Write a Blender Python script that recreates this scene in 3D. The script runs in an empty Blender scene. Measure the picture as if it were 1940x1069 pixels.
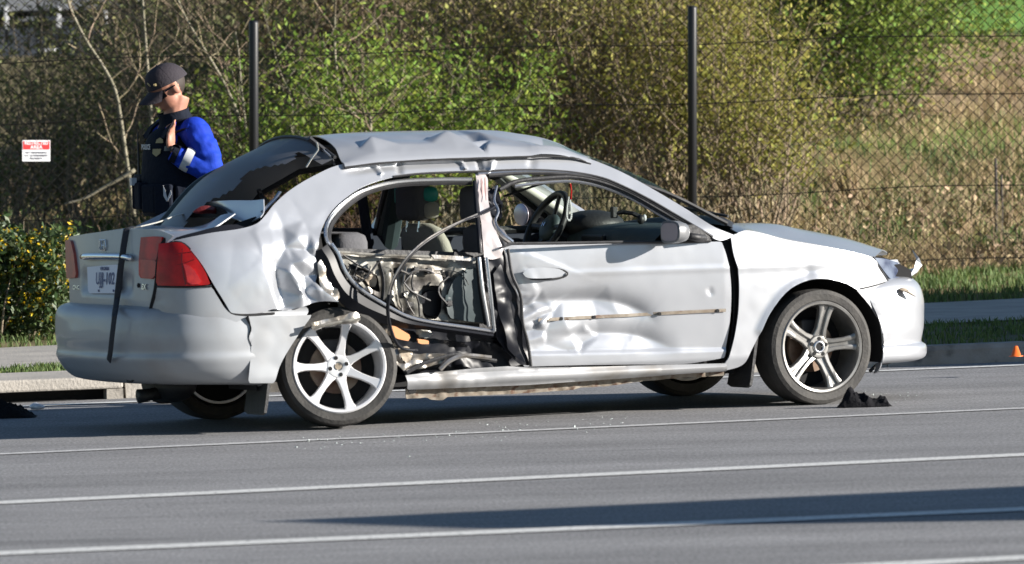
import bpy, bmesh, math, random
import numpy as np
from mathutils import Vector, Matrix, noise
from mathutils.geometry import delaunay_2d_cdt
random.seed(7); RNG = np.random.default_rng(11)
SC = bpy.context.scene
COL = SC.collection
# ------------------------------------------------------------------ camera
IW, IH = 1940., 1069.
FPX, CD, CH = 13788., 36., 1.7
PITCH = math.atan((534.5 - (780 - CH / CD * FPX)) / FPX)
ROLL = math.atan(0.0287)
CPOS = np.array([0, -CD, CH])
FWD = np.array([0, math.cos(PITCH), -math.sin(PITCH)])
_r0 = np.array([1., 0, 0]); _u0 = np.cross(_r0, FWD)
RIGHT = _r0 * math.cos(ROLL) - _u0 * math.sin(ROLL)
UPV = _u0 * math.cos(ROLL) + _r0 * math.sin(ROLL)
cd = bpy.data.cameras.new('camera'); cam = bpy.data.objects.new('camera', cd); COL.objects.link(cam)
cam.matrix_world = Matrix(((RIGHT[0], UPV[0], -FWD[0], CPOS[0]), (RIGHT[1], UPV[1], -FWD[1], CPOS[1]), (RIGHT[2], UPV[2], -FWD[2], CPOS[2]), (0, 0, 0, 1)))
cd.sensor_width = 36; cd.lens = FPX / IW * 36; cd.clip_end = 5000; cd.clip_start = 1
cd.dof.use_dof = True; cd.dof.focus_distance = 39.0; cd.dof.aperture_fstop = 7.5
SC.camera = cam
# ------------------------------------------------------------------ light
EL = math.radians(17); AZV = (0.978, -0.208)
w = bpy.data.worlds.new('World'); SC.world = w; w.use_nodes = True
nt = w.node_tree; nt.nodes.clear()
o_ = nt.nodes.new('ShaderNodeOutputWorld'); b_ = nt.nodes.new('ShaderNodeBackground'); s_ = nt.nodes.new('ShaderNodeTexSky')
s_.sky_type = 'NISHITA'; s_.sun_disc = False; s_.sun_elevation = EL; s_.sun_rotation = math.atan2(AZV[0], AZV[1])
s_.air_density = 1.0; s_.dust_density = 0.2; s_.ozone_density = 2.5
b_.inputs[1].default_value = 0.05
nt.links.new(s_.outputs[0], b_.inputs[0]); nt.links.new(b_.outputs[0], o_.inputs[0])
sd = bpy.data.lights.new('sun', 'SUN'); sun = bpy.data.objects.new('sun', sd); COL.objects.link(sun)
sd.energy = 5.0; sd.angle = math.radians(0.5); sd.color = (1.0, 0.94, 0.86)
sun.rotation_euler = Vector((AZV[0] * math.cos(EL), AZV[1] * math.cos(EL), math.sin(EL))).to_track_quat('Z', 'Y').to_euler()
sun.location = (10, -5, 12)
SC.view_settings.view_transform = 'Standard'; SC.view_settings.look = 'None'; SC.view_settings.gamma = 1
SC.view_settings.use_curve_mapping = False; SC.view_settings.exposure = 1.2
# ------------------------------------------------------------------ photo pixel -> point in the place
def ray(px, py): return FWD + RIGHT * ((px - 970) / FPX) - UPV * ((py - 534.5) / FPX)
def gnd(px, py, z=0.0):
    d = ray(px, py); return CPOS + d * ((z - CPOS[2]) / d[2])
def at_y(px, py, y):
    d = ray(px, py); return CPOS + d * ((y - CPOS[1]) / d[1])
UPT = np.array([0.0287, 0, 1.0])          # plumb direction: the road climbs a little to the right
TH = math.radians(25); CT, ST = math.cos(TH), math.sin(TH)
def w2c(p): return np.array([p[0] * CT + p[1] * ST, -p[0] * ST + p[1] * CT, p[2]])
CAM_C = w2c(CPOS)
def rayc(px, py): return w2c(ray(px, py))
def P(px, py, Y):                           # car frame, on the plane Y = const
    d = rayc(px, py); return CAM_C + d * ((Y - CAM_C[1]) / d[1])
def PX(px, py, X):
    d = rayc(px, py); return CAM_C + d * ((X - CAM_C[0]) / d[0])
def PZ(px, py, Z):
    d = rayc(px, py); return CAM_C + d * ((Z - CAM_C[2]) / d[2])
def hit(px, py, g):                         # first crossing of the ray with g(p) = 0
    d = rayc(px, py); prev = None
    for t in np.linspace(32.5, 39.5, 50):
        v = g(CAM_C + d * t)
        if prev is not None and (v <= 0) != (prev <= 0):
            lo, hi = pt, t
            for _ in range(13):
                m_ = (lo + hi) / 2
                if (g(CAM_C + d * m_) <= 0) == (prev <= 0): lo = m_
                else: hi = m_
            return CAM_C + d * lo
        prev = v; pt = t
    return P(px, py, -0.8)
# ------------------------------------------------------------------ materials
MATS = {}
def srgb(h): return tuple(((c / 255) / 12.92 if c / 255 < .04045 else ((c / 255 + .055) / 1.055) ** 2.4) for c in h)
def mat(name, col, rough=.6, metal=0., coat=0., var=None, vscale=8., vdet=4., bump=0., bscale=40., spec=.5, island=0., trans=0., alpha=1., sheen=0., dirt=None, dscale=3., dlim=(.55, .75), wear=None, obj_coord=True):
    m = bpy.data.materials.new(name); m.use_nodes = True; n = m.node_tree.nodes; l = m.node_tree.links
    bs = n['Principled BSDF']; out = n['Material Output']
    bs.inputs['Base Color'].default_value = (*col, 1); bs.inputs['Roughness'].default_value = rough; bs.inputs['Metallic'].default_value = metal
    bs.inputs['Coat Weight'].default_value = coat; bs.inputs['Coat Roughness'].default_value = .06
    bs.inputs['Specular IOR Level'].default_value = spec; bs.inputs['Alpha'].default_value = alpha
    tc = n.new('ShaderNodeTexCoord'); last = None
    def mixc(fac, a, b):
        mx = n.new('ShaderNodeMix'); mx.data_type = 'RGBA'
        if hasattr(fac, 'links'): l.new(fac, mx.inputs[0])
        else: mx.inputs[0].default_value = fac
        for s, v in ((6, a), (7, b)):
            if hasattr(v, 'links'): l.new(v, mx.inputs[s])
            else: mx.inputs[s].default_value = (*v, 1)
        return mx.outputs[2]
    def nz(scale, det, lo, hi):
        t = n.new('ShaderNodeTexNoise'); t.inputs['Scale'].default_value = scale; t.inputs['Detail'].default_value = det
        l.new(tc.outputs['Object'], t.inputs['Vector'])
        r = n.new('ShaderNodeMapRange'); r.inputs[1].default_value = lo; r.inputs[2].default_value = hi
        l.new(t.outputs['Fac'], r.inputs[0]); return r.outputs[0]
    c = col
    if var is not None: c = mixc(nz(vscale, vdet, .35, .65), col, var)
    if island:
        ge = n.new('ShaderNodeNewGeometry'); hsv = n.new('ShaderNodeHueSaturation')
        r1 = n.new('ShaderNodeMapRange'); r1.inputs[3].default_value = 1 - island; r1.inputs[4].default_value = 1 + island
        l.new(ge.outputs['Random Per Island'], r1.inputs[0]); l.new(r1.outputs[0], hsv.inputs['Value'])
        r2 = n.new('ShaderNodeMapRange'); r2.inputs[3].default_value = .5 - island * .06; r2.inputs[4].default_value = .5 + island * .06
        ma = n.new('ShaderNodeMath'); ma.operation = 'FRACT'; mb = n.new('ShaderNodeMath'); mb.operation = 'MULTIPLY'; mb.inputs[1].default_value = 17.3
        l.new(ge.outputs['Random Per Island'], mb.inputs[0]); l.new(mb.outputs[0], ma.inputs[0]); l.new(ma.outputs[0], r2.inputs[0]); l.new(r2.outputs[0], hsv.inputs['Hue'])
        if hasattr(c, 'links'): l.new(c, hsv.inputs['Color'])
        else: hsv.inputs['Color'].default_value = (*c, 1)
        c = hsv.outputs[0]
    if dirt is not None: c = mixc(nz(dscale, 6., *dlim), c, dirt)
    if wear is not None: c = mixc(nz(dscale * 9, 8., .62, .7), c, wear)
    if hasattr(c, 'links'): l.new(c, bs.inputs['Base Color'])
    if bump:
        t = n.new('ShaderNodeTexNoise'); t.inputs['Scale'].default_value = bscale; t.inputs['Detail'].default_value = 5
        l.new(tc.outputs['Object'], t.inputs['Vector']); bp = n.new('ShaderNodeBump'); bp.inputs['Strength'].default_value = bump; bp.inputs['Distance'].default_value = .02
        l.new(t.outputs['Fac'], bp.inputs['Height']); l.new(bp.outputs[0], bs.inputs['Normal'])
    if trans:
        tr = n.new('ShaderNodeBsdfTranslucent'); mx = n.new('ShaderNodeMixShader'); mx.inputs[0].default_value = trans
        if hasattr(c, 'links'): l.new(c, tr.inputs[0])
        else: tr.inputs[0].default_value = (*c, 1)
        l.new(bs.outputs[0], mx.inputs[1]); l.new(tr.outputs[0], mx.inputs[2]); l.new(mx.outputs[0], out.inputs[0])
    MATS[name] = m; return m
def glassmat(name, tint, opacity, rough=.05, body=(.01, .01, .012)):
    m = bpy.data.materials.new(name); m.use_nodes = True; n = m.node_tree.nodes; l = m.node_tree.links
    bs = n['Principled BSDF']; out = n['Material Output']; bs.inputs['Base Color'].default_value = (*body, 1); bs.inputs['Roughness'].default_value = rough
    tr = n.new('ShaderNodeBsdfTransparent'); tr.inputs[0].default_value = (*tint, 1); mx = n.new('ShaderNodeMixShader'); mx.inputs[0].default_value = opacity
    l.new(tr.outputs[0], mx.inputs[1]); l.new(bs.outputs[0], mx.inputs[2]); l.new(mx.outputs[0], out.inputs[0]); MATS[name] = m; return m
M = MATS
mat('paint', (.46, .475, .505), .31, .5, .5, dirt=(.36, .36, .36), dscale=2.2, dlim=(.6, .85))
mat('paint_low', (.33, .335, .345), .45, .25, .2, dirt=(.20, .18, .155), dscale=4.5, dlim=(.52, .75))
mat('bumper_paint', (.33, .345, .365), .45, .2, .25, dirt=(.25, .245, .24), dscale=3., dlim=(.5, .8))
mat('paint_white', (.50, .49, .49), .35, .15, .4, var=(.47, .40, .40), vscale=9, dirt=(.6, .6, .6), dscale=9)
mat('bare_metal', (.36, .35, .34), .32, .75, var=(.25, .22, .18), vscale=11, bump=.2, bscale=18)
mat('primer', (.31, .305, .275), .45, .45, var=(.10, .09, .075), vscale=9, bump=.3, bscale=14, dirt=(.04, .036, .033), dscale=8, dlim=(.50, .60))
mat('torn_tan', (.48, .40, .31), .6, .1, var=(.22, .18, .13), vscale=10, bump=.4, bscale=22, dirt=(.05, .045, .04), dscale=11, dlim=(.55, .62))
mat('rust_strip', (.17, .135, .10), .8, 0, var=(.27, .24, .20), vscale=22, dirt=(.10, .05, .03), dscale=18, dlim=(.55, .66))
mat('orange_part', (.55, .25, .10), .55)
mat('black_rubber', (.014, .014, .016), .5, var=(.03, .03, .032), vscale=12)
mat('black_gloss', (.010, .011, .015), .38, 0, 0, spec=.22)
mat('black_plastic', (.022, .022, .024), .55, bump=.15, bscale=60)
mat('tyre', (.028, .027, .026), .75, var=(.055, .052, .048), vscale=9, bump=.2, bscale=60)
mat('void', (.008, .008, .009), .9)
mat('rim_white', (.74, .74, .75), .3, .25, .5, dirt=(.5, .49, .47), dscale=6, dlim=(.55, .8))
mat('rim_grey', (.33, .325, .315), .35, .7, .1, var=(.22, .215, .205), vscale=10)
mat('disc', (.22, .17, .13), .45, .7, var=(.12, .07, .05), vscale=14)
mat('chrome', (.78, .79, .8), .1, 1.)
mat('dull_chrome', (.55, .56, .58), .25, .9)
mat('red_lens', (.50, .012, .012), .35, 0, .15, spec=.25, var=(.26, .008, .008), vscale=14)
mat('red_lens_bright', (.72, .035, .02), .12, 0, .8, var=(.55, .02, .015), vscale=30)
mat('pink_lens', (.52, .11, .08), .4, 0, 0, spec=.25, var=(.38, .10, .08), vscale=20)
mat('plate', (.62, .65, .74), .45, bump=.05)
mat('plate_ink', (.05, .07, .18), .5)
mat('badge', (.62, .62, .63), .25, .8)
mat('dash', (.025, .04, .045), .6, var=(.04, .06, .065), vscale=6)
mat('seat_dark', (.10, .10, .108), .9, bump=.2, bscale=90)
mat('seat_beige', (.36, .34, .29), .9, bump=.2, bscale=90)
mat('trim_beige', (.6, .59, .53), .7)
mat('door_navy', (.02, .025, .045), .7)
mat('teal', (.02, .30, .25), .5)
mat('mirror_face', (.42, .38, .42), .3, .4)
mat('headliner', (.20, .18, .17), .9)
mat('lamp_lens', (.15, .18, .24), .25, .1, .4, var=(.04, .05, .09), vscale=14)
mat('shard', (.72, .74, .76), .2, .2, .6)
mat('strap', (.012, .014, .02), .7, bump=.4, bscale=80)
mat('mirror_shell', (.17, .175, .185), .4, .2, .3)
mat('red_smear', (.58, .38, .36), .5)
mat('lamp_dark', (.07, .008, .008), .3)
glassmat('tint_glass', (.34, .33, .35), .70, .32, (.18, .183, .195))
glassmat('clear_glass', (.72, .80, .76), .16, .03, (.03, .06, .05))
glassmat('plum_glass', (.62, .50, .52), .45, .06, (.05, .035, .045))
def asphalt():
    m = bpy.data.materials.new('asphalt'); m.use_nodes = True; n = m.node_tree.nodes; l = m.node_tree.links; bs = n['Principled BSDF']
    tc = n.new('ShaderNodeTexCoord'); bs.inputs['Roughness'].default_value = .78; bs.inputs['Specular IOR Level'].default_value = .4
    def noise_(sc, det, sx=1., rot=0.):
        mp = n.new('ShaderNodeMapping'); mp.inputs['Scale'].default_value = (sx, 1, 1); mp.inputs['Rotation'].default_value = (0, 0, rot); l.new(tc.outputs['Object'], mp.inputs[0])
        t = n.new('ShaderNodeTexNoise'); t.inputs['Scale'].default_value = sc; t.inputs['Detail'].default_value = det; l.new(mp.outputs[0], t.inputs['Vector']); return t.outputs['Fac']
    def ramp(f, a, b, lo, hi):
        r = n.new('ShaderNodeMapRange'); r.inputs[1].default_value = a; r.inputs[2].default_value = b; r.inputs[3].default_value = lo; r.inputs[4].default_value = hi; l.new(f, r.inputs[0]); return r.outputs[0]
    def mul(a, b):
        q = n.new('ShaderNodeMath'); q.operation = 'MULTIPLY'; l.new(a, q.inputs[0]); l.new(b, q.inputs[1]); return q.outputs[0]
    v = mul(ramp(noise_(20, 4, 3.5, -.32), .3, .7, .66, 1.34), ramp(noise_(1.3, 5, .22, -.32), .3, .7, .78, 1.20))
    v = mul(v, ramp(noise_(14, 4, .25, -.32), .3, .7, .88, 1.12))
    stain = ramp(noise_(1.7, 3, .16, -.32), .64, .72, 1., .72); v = mul(v, stain)
    vs = n.new('ShaderNodeTexVoronoi'); vs.inputs['Scale'].default_value = 120; l.new(tc.outputs['Object'], vs.inputs['Vector'])
    v = mul(v, ramp(vs.outputs['Distance'], .05, .5, 1.25, .95))
    cc = n.new('ShaderNodeCombineColor'); 
    for i, k in enumerate((.215, .213, .215)):
        q = n.new('ShaderNodeMath'); q.operation = 'MULTIPLY'; q.inputs[1].default_value = k; l.new(v, q.inputs[0]); l.new(q.outputs[0], cc.inputs[i])
    l.new(cc.outputs[0], bs.inputs['Base Color'])
    bp = n.new('ShaderNodeBump'); bp.inputs['Strength'].default_value = .5; bp.inputs['Distance'].default_value = .006; l.new(noise_(140, 2), bp.inputs['Height']); l.new(bp.outputs[0], bs.inputs['Normal'])
    M['asphalt'] = m
asphalt()
def linepaint():
    m = bpy.data.materials.new('line_paint'); m.use_nodes = True; n = m.node_tree.nodes; l = m.node_tree.links; bs = n['Principled BSDF']; bs.inputs['Roughness'].default_value = .7
    tc = n.new('ShaderNodeTexCoord'); t = n.new('ShaderNodeTexNoise'); t.inputs['Scale'].default_value = 45; t.inputs['Detail'].default_value = 6; l.new(tc.outputs['Object'], t.inputs['Vector'])
    cr = n.new('ShaderNodeValToRGB'); cr.color_ramp.elements[0].position = .34; cr.color_ramp.elements[0].color = (.24, .24, .24, 1); cr.color_ramp.elements[1].position = .46; cr.color_ramp.elements[1].color = (.62, .62, .60, 1)
    l.new(t.outputs['Fac'], cr.inputs[0]); l.new(cr.outputs[0], bs.inputs['Base Color']); M['line_paint'] = m
linepaint()
mat('line_worn', (.60, .60, .59), .75, var=(.36, .36, .36), vscale=30, vdet=8)
mat('concrete', (.40, .37, .33), .85, var=(.32, .30, .27), vscale=3, bump=.3, bscale=60, dirt=(.22, .20, .18), dscale=5, dlim=(.58, .8))
mat('kerb_stone', (.34, .32, .29), .85, var=(.25, .23, .20), vscale=6, bump=.3, bscale=50, dirt=(.12, .11, .1), dscale=9, dlim=(.56, .72))
mat('manhole', (.28, .17, .11), .7, var=(.16, .1, .07), vscale=14)
mat('soil', (.11, .085, .05), .95, var=(.07, .075, .03), vscale=2.5, vdet=6)
def fieldmat():
    m = bpy.data.materials.new('field_ground'); m.use_nodes = True; n = m.node_tree.nodes; l = m.node_tree.links; bs = n['Principled BSDF']; bs.inputs['Roughness'].default_value = .95; bs.inputs['Specular IOR Level'].default_value = .1
    tc = n.new('ShaderNodeTexCoord'); sx = n.new('ShaderNodeSeparateXYZ'); l.new(tc.outputs['Object'], sx.inputs[0])
    t = n.new('ShaderNodeTexNoise'); t.inputs['Scale'].default_value = .5; t.inputs['Detail'].default_value = 6; l.new(tc.outputs['Object'], t.inputs['Vector'])
    # distance from the fence line, wobbled
    a = n.new('ShaderNodeMath'); a.operation = 'MULTIPLY_ADD'; a.inputs[1].default_value = -.33; l.new(sx.outputs[0], a.inputs[0]); l.new(sx.outputs[1], a.inputs[2])
    b = n.new('ShaderNodeMath'); b.operation = 'MULTIPLY_ADD'; b.inputs[1].default_value = 1.6; l.new(t.outputs['Fac'], b.inputs[0]); l.new(a.outputs[0], b.inputs[2])
    mr = n.new('ShaderNodeMapRange'); mr.inputs[1].default_value = 16; mr.inputs[2].default_value = 56; l.new(b.outputs[0], mr.inputs[0])
    cr = n.new('ShaderNodeValToRGB'); e = cr.color_ramp.elements; e[0].position = 0; e[0].color = (.17, .125, .062, 1); e[1].position = 1; e[1].color = (.085, .15, .032, 1)
    for p_, c_ in ((0.0950, (0.297, 0.223, 0.107, 1)), (0.1225, (0.214, 0.206, 0.074, 1)), (0.1575, (0.281, 0.223, 0.107, 1)), (0.2075, (0.198, 0.214, 0.074, 1)), (0.2475, (0.281, 0.214, 0.107, 1)), (0.2825, (0.264, 0.206, 0.099, 1)), (0.3025, (0.190, 0.247, 0.074, 1)), (0.3475, (0.181, 0.247, 0.066, 1)), (0.3650, (0.330, 0.247, 0.148, 1)), (0.4075, (0.297, 0.223, 0.140, 1)), (0.4200, (0.124, 0.096, 0.059, 1)), (0.4400, (0.314, 0.231, 0.132, 1)), (0.4825, (0.214, 0.157, 0.096, 1)), (0.5075, (0.330, 0.239, 0.140, 1)), (0.5475, (0.297, 0.223, 0.124, 1)), (0.5575, (0.058, 0.091, 0.025, 1)), (0.5775, (0.066, 0.116, 0.030, 1)), (0.5925, (0.165, 0.314, 0.066, 1))):
        q = e.new(p_); q.color = c_
    l.new(mr.outputs[0], cr.inputs[0])
    t2 = n.new('ShaderNodeTexNoise'); t2.inputs['Scale'].default_value = 7; t2.inputs['Detail'].default_value = 6; l.new(tc.outputs['Object'], t2.inputs['Vector'])
    r2 = n.new('ShaderNodeMapRange'); r2.inputs[1].default_value = .3; r2.inputs[2].default_value = .7; r2.inputs[3].default_value = .6; r2.inputs[4].default_value = 1.35; l.new(t2.outputs['Fac'], r2.inputs[0])
    hs = n.new('ShaderNodeHueSaturation'); xr = n.new('ShaderNodeMapRange'); xr.inputs[1].default_value = -.5; xr.inputs[2].default_value = 2.; l.new(sx.outputs[0], xr.inputs[0]); mxl = n.new('ShaderNodeMix'); mxl.data_type = 'RGBA'; l.new(xr.outputs[0], mxl.inputs[0]); mxl.inputs[6].default_value = (.19, .16, .085, 1); l.new(cr.outputs[0], mxl.inputs[7]); l.new(mxl.outputs[2], hs.inputs['Color']); l.new(r2.outputs[0], hs.inputs['Value']); l.new(hs.outputs[0], bs.inputs['Base Color']); M['field_ground'] = m
fieldmat()
mat('grass_blade', (.10, .15, .04), .7, island=.45, trans=.3)
mat('grass_dry', (.36, .275, .15), .8, island=.4, trans=.25)
mat('weed_stalk', (.34, .26, .155), .85, island=.45)
mat('bark_dark', (.17, .14, .095), .9, island=.3)
mat('bark_brown', (.24, .19, .125), .9, island=.4)
mat('bark_pale', (.30, .27, .20), .85, var=(.16, .15, .10), vscale=14)
mat('leaf_bright', (.20, .275, .05), .6, spec=.2, island=.5, trans=.4)
mat('leaf_olive', (.36, .335, .11), .65, spec=.2, island=.5, trans=.35)
mat('leaf_dark', (.15, .16, .065), .65, spec=.2, island=.5, trans=.25)
mat('leaf_yellow', (.30, .29, .07), .65, spec=.2, island=.4, trans=.4)
mat('leaf_conifer', (.17, .235, .05), .7, spec=.15, island=.5, trans=.25)
mat('leaf_hedge', (.045, .075, .02), .5, island=.5, trans=.2)
mat('flower', (.75, .52, .02), .5, island=.2, trans=.3)
mat('fence_black', (.012, .013, .016), .45)
mat('fence_wire', (.007, .0065, .0065), .8, spec=.12)
mat('old_wood', (.06, .05, .045), .9)
mat('house_white', (.75, .76, .78), .6)
mat('house_roof', (.24, .25, .27), .7)
mat('house_dark', (.07, .08, .1), .5)
mat('sign_white', (.76, .77, .80), .5)
mat('sign_red', (.60, .025, .03), .5)
mat('ink', (.10, .10, .13), .6)
mat('skin', (.44, .21, .14), .55, var=(.34, .15, .10), vscale=22)
mat('hair', (.03, .02, .015), .7)
mat('shirt_blue', (.010, .045, .40), .75, spec=.2, bump=.35, bscale=14, var=(.006, .03, .36), vscale=5)
mat('vest_black', (.008, .011, .020), .85, spec=.15, bump=.4, bscale=35)
mat('cap_cloth', (.024, .019, .026), .85, bump=.2, bscale=90)
mat('trouser', (.014, .015, .02), .85, bump=.2, bscale=25)
mat('gold_thread', (.34, .27, .13), .6)
mat('grey_tape', (.50, .51, .53), .5)
mat('khaki', (.24, .21, .13), .8)
mat('shades', (.004, .004, .005), .1, 0, .5)
mat('cloth_black', (.012, .012, .014), .95, spec=.1, bump=.6, bscale=40)
mat('glass_crumb', (.6, .68, .66), .08, 0, .5)
mat('cone_orange', (.85, .16, .03), .5)
mat('truck_white', (.7, .7, .7), .4)
mat('truck_glass', (.02, .025, .03), .1)
# ------------------------------------------------------------------ mesh helpers
def link(o, parent=None):
    COL.objects.link(o)
    if parent is not None: o.parent = parent
    return o
def obj(name, me, m=None, parent=None, smooth=False):
    o = bpy.data.objects.new(name, me)
    for x in ([m] if not isinstance(m, (list, tuple)) else m):
        if x is not None: me.materials.append(M[x] if isinstance(x, str) else x)
    if smooth: me.shade_smooth()
    return link(o, parent)
def tag(o, label, cat, group=None, kind=None):
    if label: o['label'] = label
    if cat: o['category'] = cat
    if group: o['group'] = group
    if kind: o['kind'] = kind
    return o
def struct(o): o['kind'] = 'structure'; return o
def thing(name, label, cat, loc=(0, 0, 0), rz=0., group=None):
    o = bpy.data.objects.new(name, None); COL.objects.link(o); o.location = loc; o.rotation_euler = (0, 0, rz); o.empty_display_size = .2
    return tag(o, label, cat, group)
def mesh_np(name, V, Fc):
    V = np.asarray(V, np.float32); Fc = np.asarray(Fc, np.int32); k = Fc.shape[1]
    me = bpy.data.meshes.new(name); me.vertices.add(len(V)); me.vertices.foreach_set('co', V.ravel())
    me.loops.add(Fc.size); me.loops.foreach_set('vertex_index', Fc.ravel()); me.polygons.add(len(Fc))
    me.polygons.foreach_set('loop_start', np.arange(0, Fc.size, k, dtype=np.int32)); me.polygons.foreach_set('loop_total', np.full(len(Fc), k, np.int32))
    me.update(calc_edges=True); return me
class MB:
    def __init__(s): s.v = []; s.f = []
    def add(s, vs, fs):
        b = len(s.v); s.v += [tuple(map(float, v)) for v in vs]; s.f += [tuple(i + b for i in f) for f in fs]; return s
    def box(s, lo, hi):
        x0, y0, z0 = lo; x1, y1, z1 = hi
        return s.add([(x0, y0, z0), (x1, y0, z0), (x1, y1, z0), (x0, y1, z0), (x0, y0, z1), (x1, y0, z1), (x1, y1, z1), (x0, y1, z1)], [(0, 3, 2, 1), (4, 5, 6, 7), (0, 1, 5, 4), (1, 2, 6, 5), (2, 3, 7, 6), (3, 0, 4, 7)])
    def tube(s, pts, r, n=8, cap=True, flat=None):
        pts = [np.asarray(p, float) for p in pts]; N = len(pts); rs = r if isinstance(r, (list, tuple, np.ndarray)) else [r] * N
        ref = None; rings = []
        for i in range(N):
            t = pts[min(i + 1, N - 1)] - pts[max(i - 1, 0)]; t = t / (np.linalg.norm(t) + 1e-9)
            if ref is None: ref = np.array([0, 0, 1.]) if abs(t[2]) < .9 else np.array([1., 0, 0])
            a = np.cross(t, ref); a /= np.linalg.norm(a) + 1e-9; b = np.cross(a, t); ref = b
            ra = rs[i]; rb = rs[i] if flat is None else rs[i] * flat
            rings.append([pts[i] + a * (ra * math.cos(2 * math.pi * k / n)) + b * (rb * math.sin(2 * math.pi * k / n)) for k in range(n)])
        vs = [p for rg in rings for p in rg]; fs = []
        for i in range(N - 1):
            for k in range(n): fs.append((i * n + k, i * n + (k + 1) % n, (i + 1) * n + (k + 1) % n, (i + 1) * n + k))
        if cap: fs.append(tuple(range(n - 1, -1, -1))); fs.append(tuple((N - 1) * n + k for k in range(n)))
        return s.add(vs, fs)
    def lathe(s, prof, n=48, axis='Y', c=(0, 0, 0), closed=False):      # profile of (radius, along-axis)
        vs = []; fs = []
        for (r, h) in prof:
            for k in range(n):
                a = 2 * math.pi * k / n; q = (r * math.cos(a), h, r * math.sin(a)) if axis == 'Y' else ((r * math.cos(a), r * math.sin(a), h) if axis == 'Z' else (h, r * math.cos(a), r * math.sin(a)))
                vs.append((q[0] + c[0], q[1] + c[1], q[2] + c[2]))
        m = len(prof)
        for i in range(m if closed else m - 1):
            j = (i + 1) % m
            for k in range(n): fs.append((i * n + k, i * n + (k + 1) % n, j * n + (k + 1) % n, j * n + k))
        return s.add(vs, fs)
    def prism(s, poly, off):                                            # 3-D polygon extruded by a vector
        poly = [np.asarray(p, float) for p in poly]; off = np.asarray(off, float); n = len(poly)
        return s.add(poly + [p + off for p in poly], [tuple(range(n)), tuple(range(2 * n - 1, n - 1, -1))] + [(i, (i + 1) % n, n + (i + 1) % n, n + i) for i in range(n)])
    def grid(s, rows, closed=False):
        n = len(rows[0]); vs = [p for r in rows for p in r]; fs = []
        for i in range(len(rows) - 1):
            for k in range(n if closed else n - 1): fs.append((i * n + k, i * n + (k + 1) % n, (i + 1) * n + (k + 1) % n, (i + 1) * n + k))
        return s.add(vs, fs)
    def ball(s, c, r, n=12, m=8):
        r = np.asarray(r if hasattr(r, '__len__') else (r, r, r), float); c = np.asarray(c, float)
        return s.grid([[c + r * np.array([math.sin(math.pi * i / m) * math.cos(2 * math.pi * k / n), math.sin(math.pi * i / m) * math.sin(2 * math.pi * k / n), math.cos(math.pi * i / m)]) for k in range(n)] for i in range(m + 1)], True)
    def mesh(s, name):
        me = bpy.data.meshes.new(name); me.from_pydata(s.v, [], s.f); me.validate(); bm = bmesh.new(); bm.from_mesh(me); bmesh.ops.remove_doubles(bm, verts=bm.verts, dist=1e-5); bmesh.ops.recalc_face_normals(bm, faces=bm.faces); bm.to_mesh(me); bm.free(); return me
    def build(s, name, m, parent=None, smooth=False, bevel=0., solid=0., sharp=None):
        o = obj(name, s.mesh(name), m, parent, smooth)
        if solid: q = o.modifiers.new('solid', 'SOLIDIFY'); q.thickness = solid; q.offset = 0
        if bevel: q = o.modifiers.new('bevel', 'BEVEL'); q.width = bevel; q.segments = 2; q.limit_method = 'ANGLE'; q.angle_limit = math.radians(35)
        if sharp: o.data.set_sharp_from_angle(angle=math.radians(sharp))
        return o
def resample(pts, n=None, sp=None, spline=True, closed=False, corner=50):
    pts = [np.asarray(p, float) for p in pts]; N = len(pts); out = []
    segs = N if closed else N - 1
    def is_corner(i):
        if not closed and i in (0, N - 1): return True
        a = pts[i] - pts[i - 1]; b = pts[(i + 1) % N] - pts[i]
        c = a @ b / (np.linalg.norm(a) * np.linalg.norm(b) + 1e-12); return c < math.cos(math.radians(corner))
    cn = [is_corner(i) for i in range(N)]
    dense = []
    for i in range(segs):
        p0, p1 = pts[i], pts[(i + 1) % N]; d = p1 - p0; L_ = np.linalg.norm(d)
        def tang(j, outward):
            if cn[j] or not spline: return d
            t = pts[(j + 1) % N] - pts[j - 1]; return t / (np.linalg.norm(t) + 1e-12) * L_
        m0, m1 = tang(i, 1), tang((i + 1) % N, 0)
        for k in range(16):
            t = k / 16; dense.append((2*t**3-3*t*t+1)*p0 + (t**3-2*t*t+t)*m0 + (-2*t**3+3*t*t)*p1 + (t**3-t*t)*m1)
    dense.append(pts[0] if closed else pts[-1]); dense = np.array(dense)
    s = np.concatenate([[0], np.cumsum(np.linalg.norm(np.diff(dense, axis=0), axis=1))])
    if n is None: n = max(3, int(round(s[-1] / sp)))
    q = np.linspace(0, s[-1], n + 1 if closed else n); r = np.stack([np.interp(q, s, dense[:, k]) for k in range(dense.shape[1])], 1)
    return r[:-1] if closed else r
def loft(secs, nu, nv, dent=None):                                      # sections (polylines) -> smooth grid of rows
    R = [resample(s, nu) for s in secs]; rows = []
    cols = [resample([r[k] for r in R], nv, corner=75) for k in range(nu)]
    for j in range(nv): rows.append([cols[k][j] for k in range(nu)])
    if dent: rows = [[dent(p, k / (nu - 1), j / (nv - 1)) for k, p in enumerate(r)] for j, r in enumerate(rows)]
    return rows
def inpoly(q, poly):
    x, y = q[:, 0], q[:, 1]; r = np.zeros(len(q), bool); n = len(poly)
    for i in range(n):
        x0, y0 = poly[i]; x1, y1 = poly[(i + 1) % n]
        c = (y0 > y) != (y1 > y)
        if c.any(): r ^= c & (x < (x1 - x0) * (y - y0) / (y1 - y0 + 1e-15) + x0)
    return r
AX = {'side': (0, 2, 1), 'top': (0, 1, 2), 'rear': (1, 2, 0)}
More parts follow.
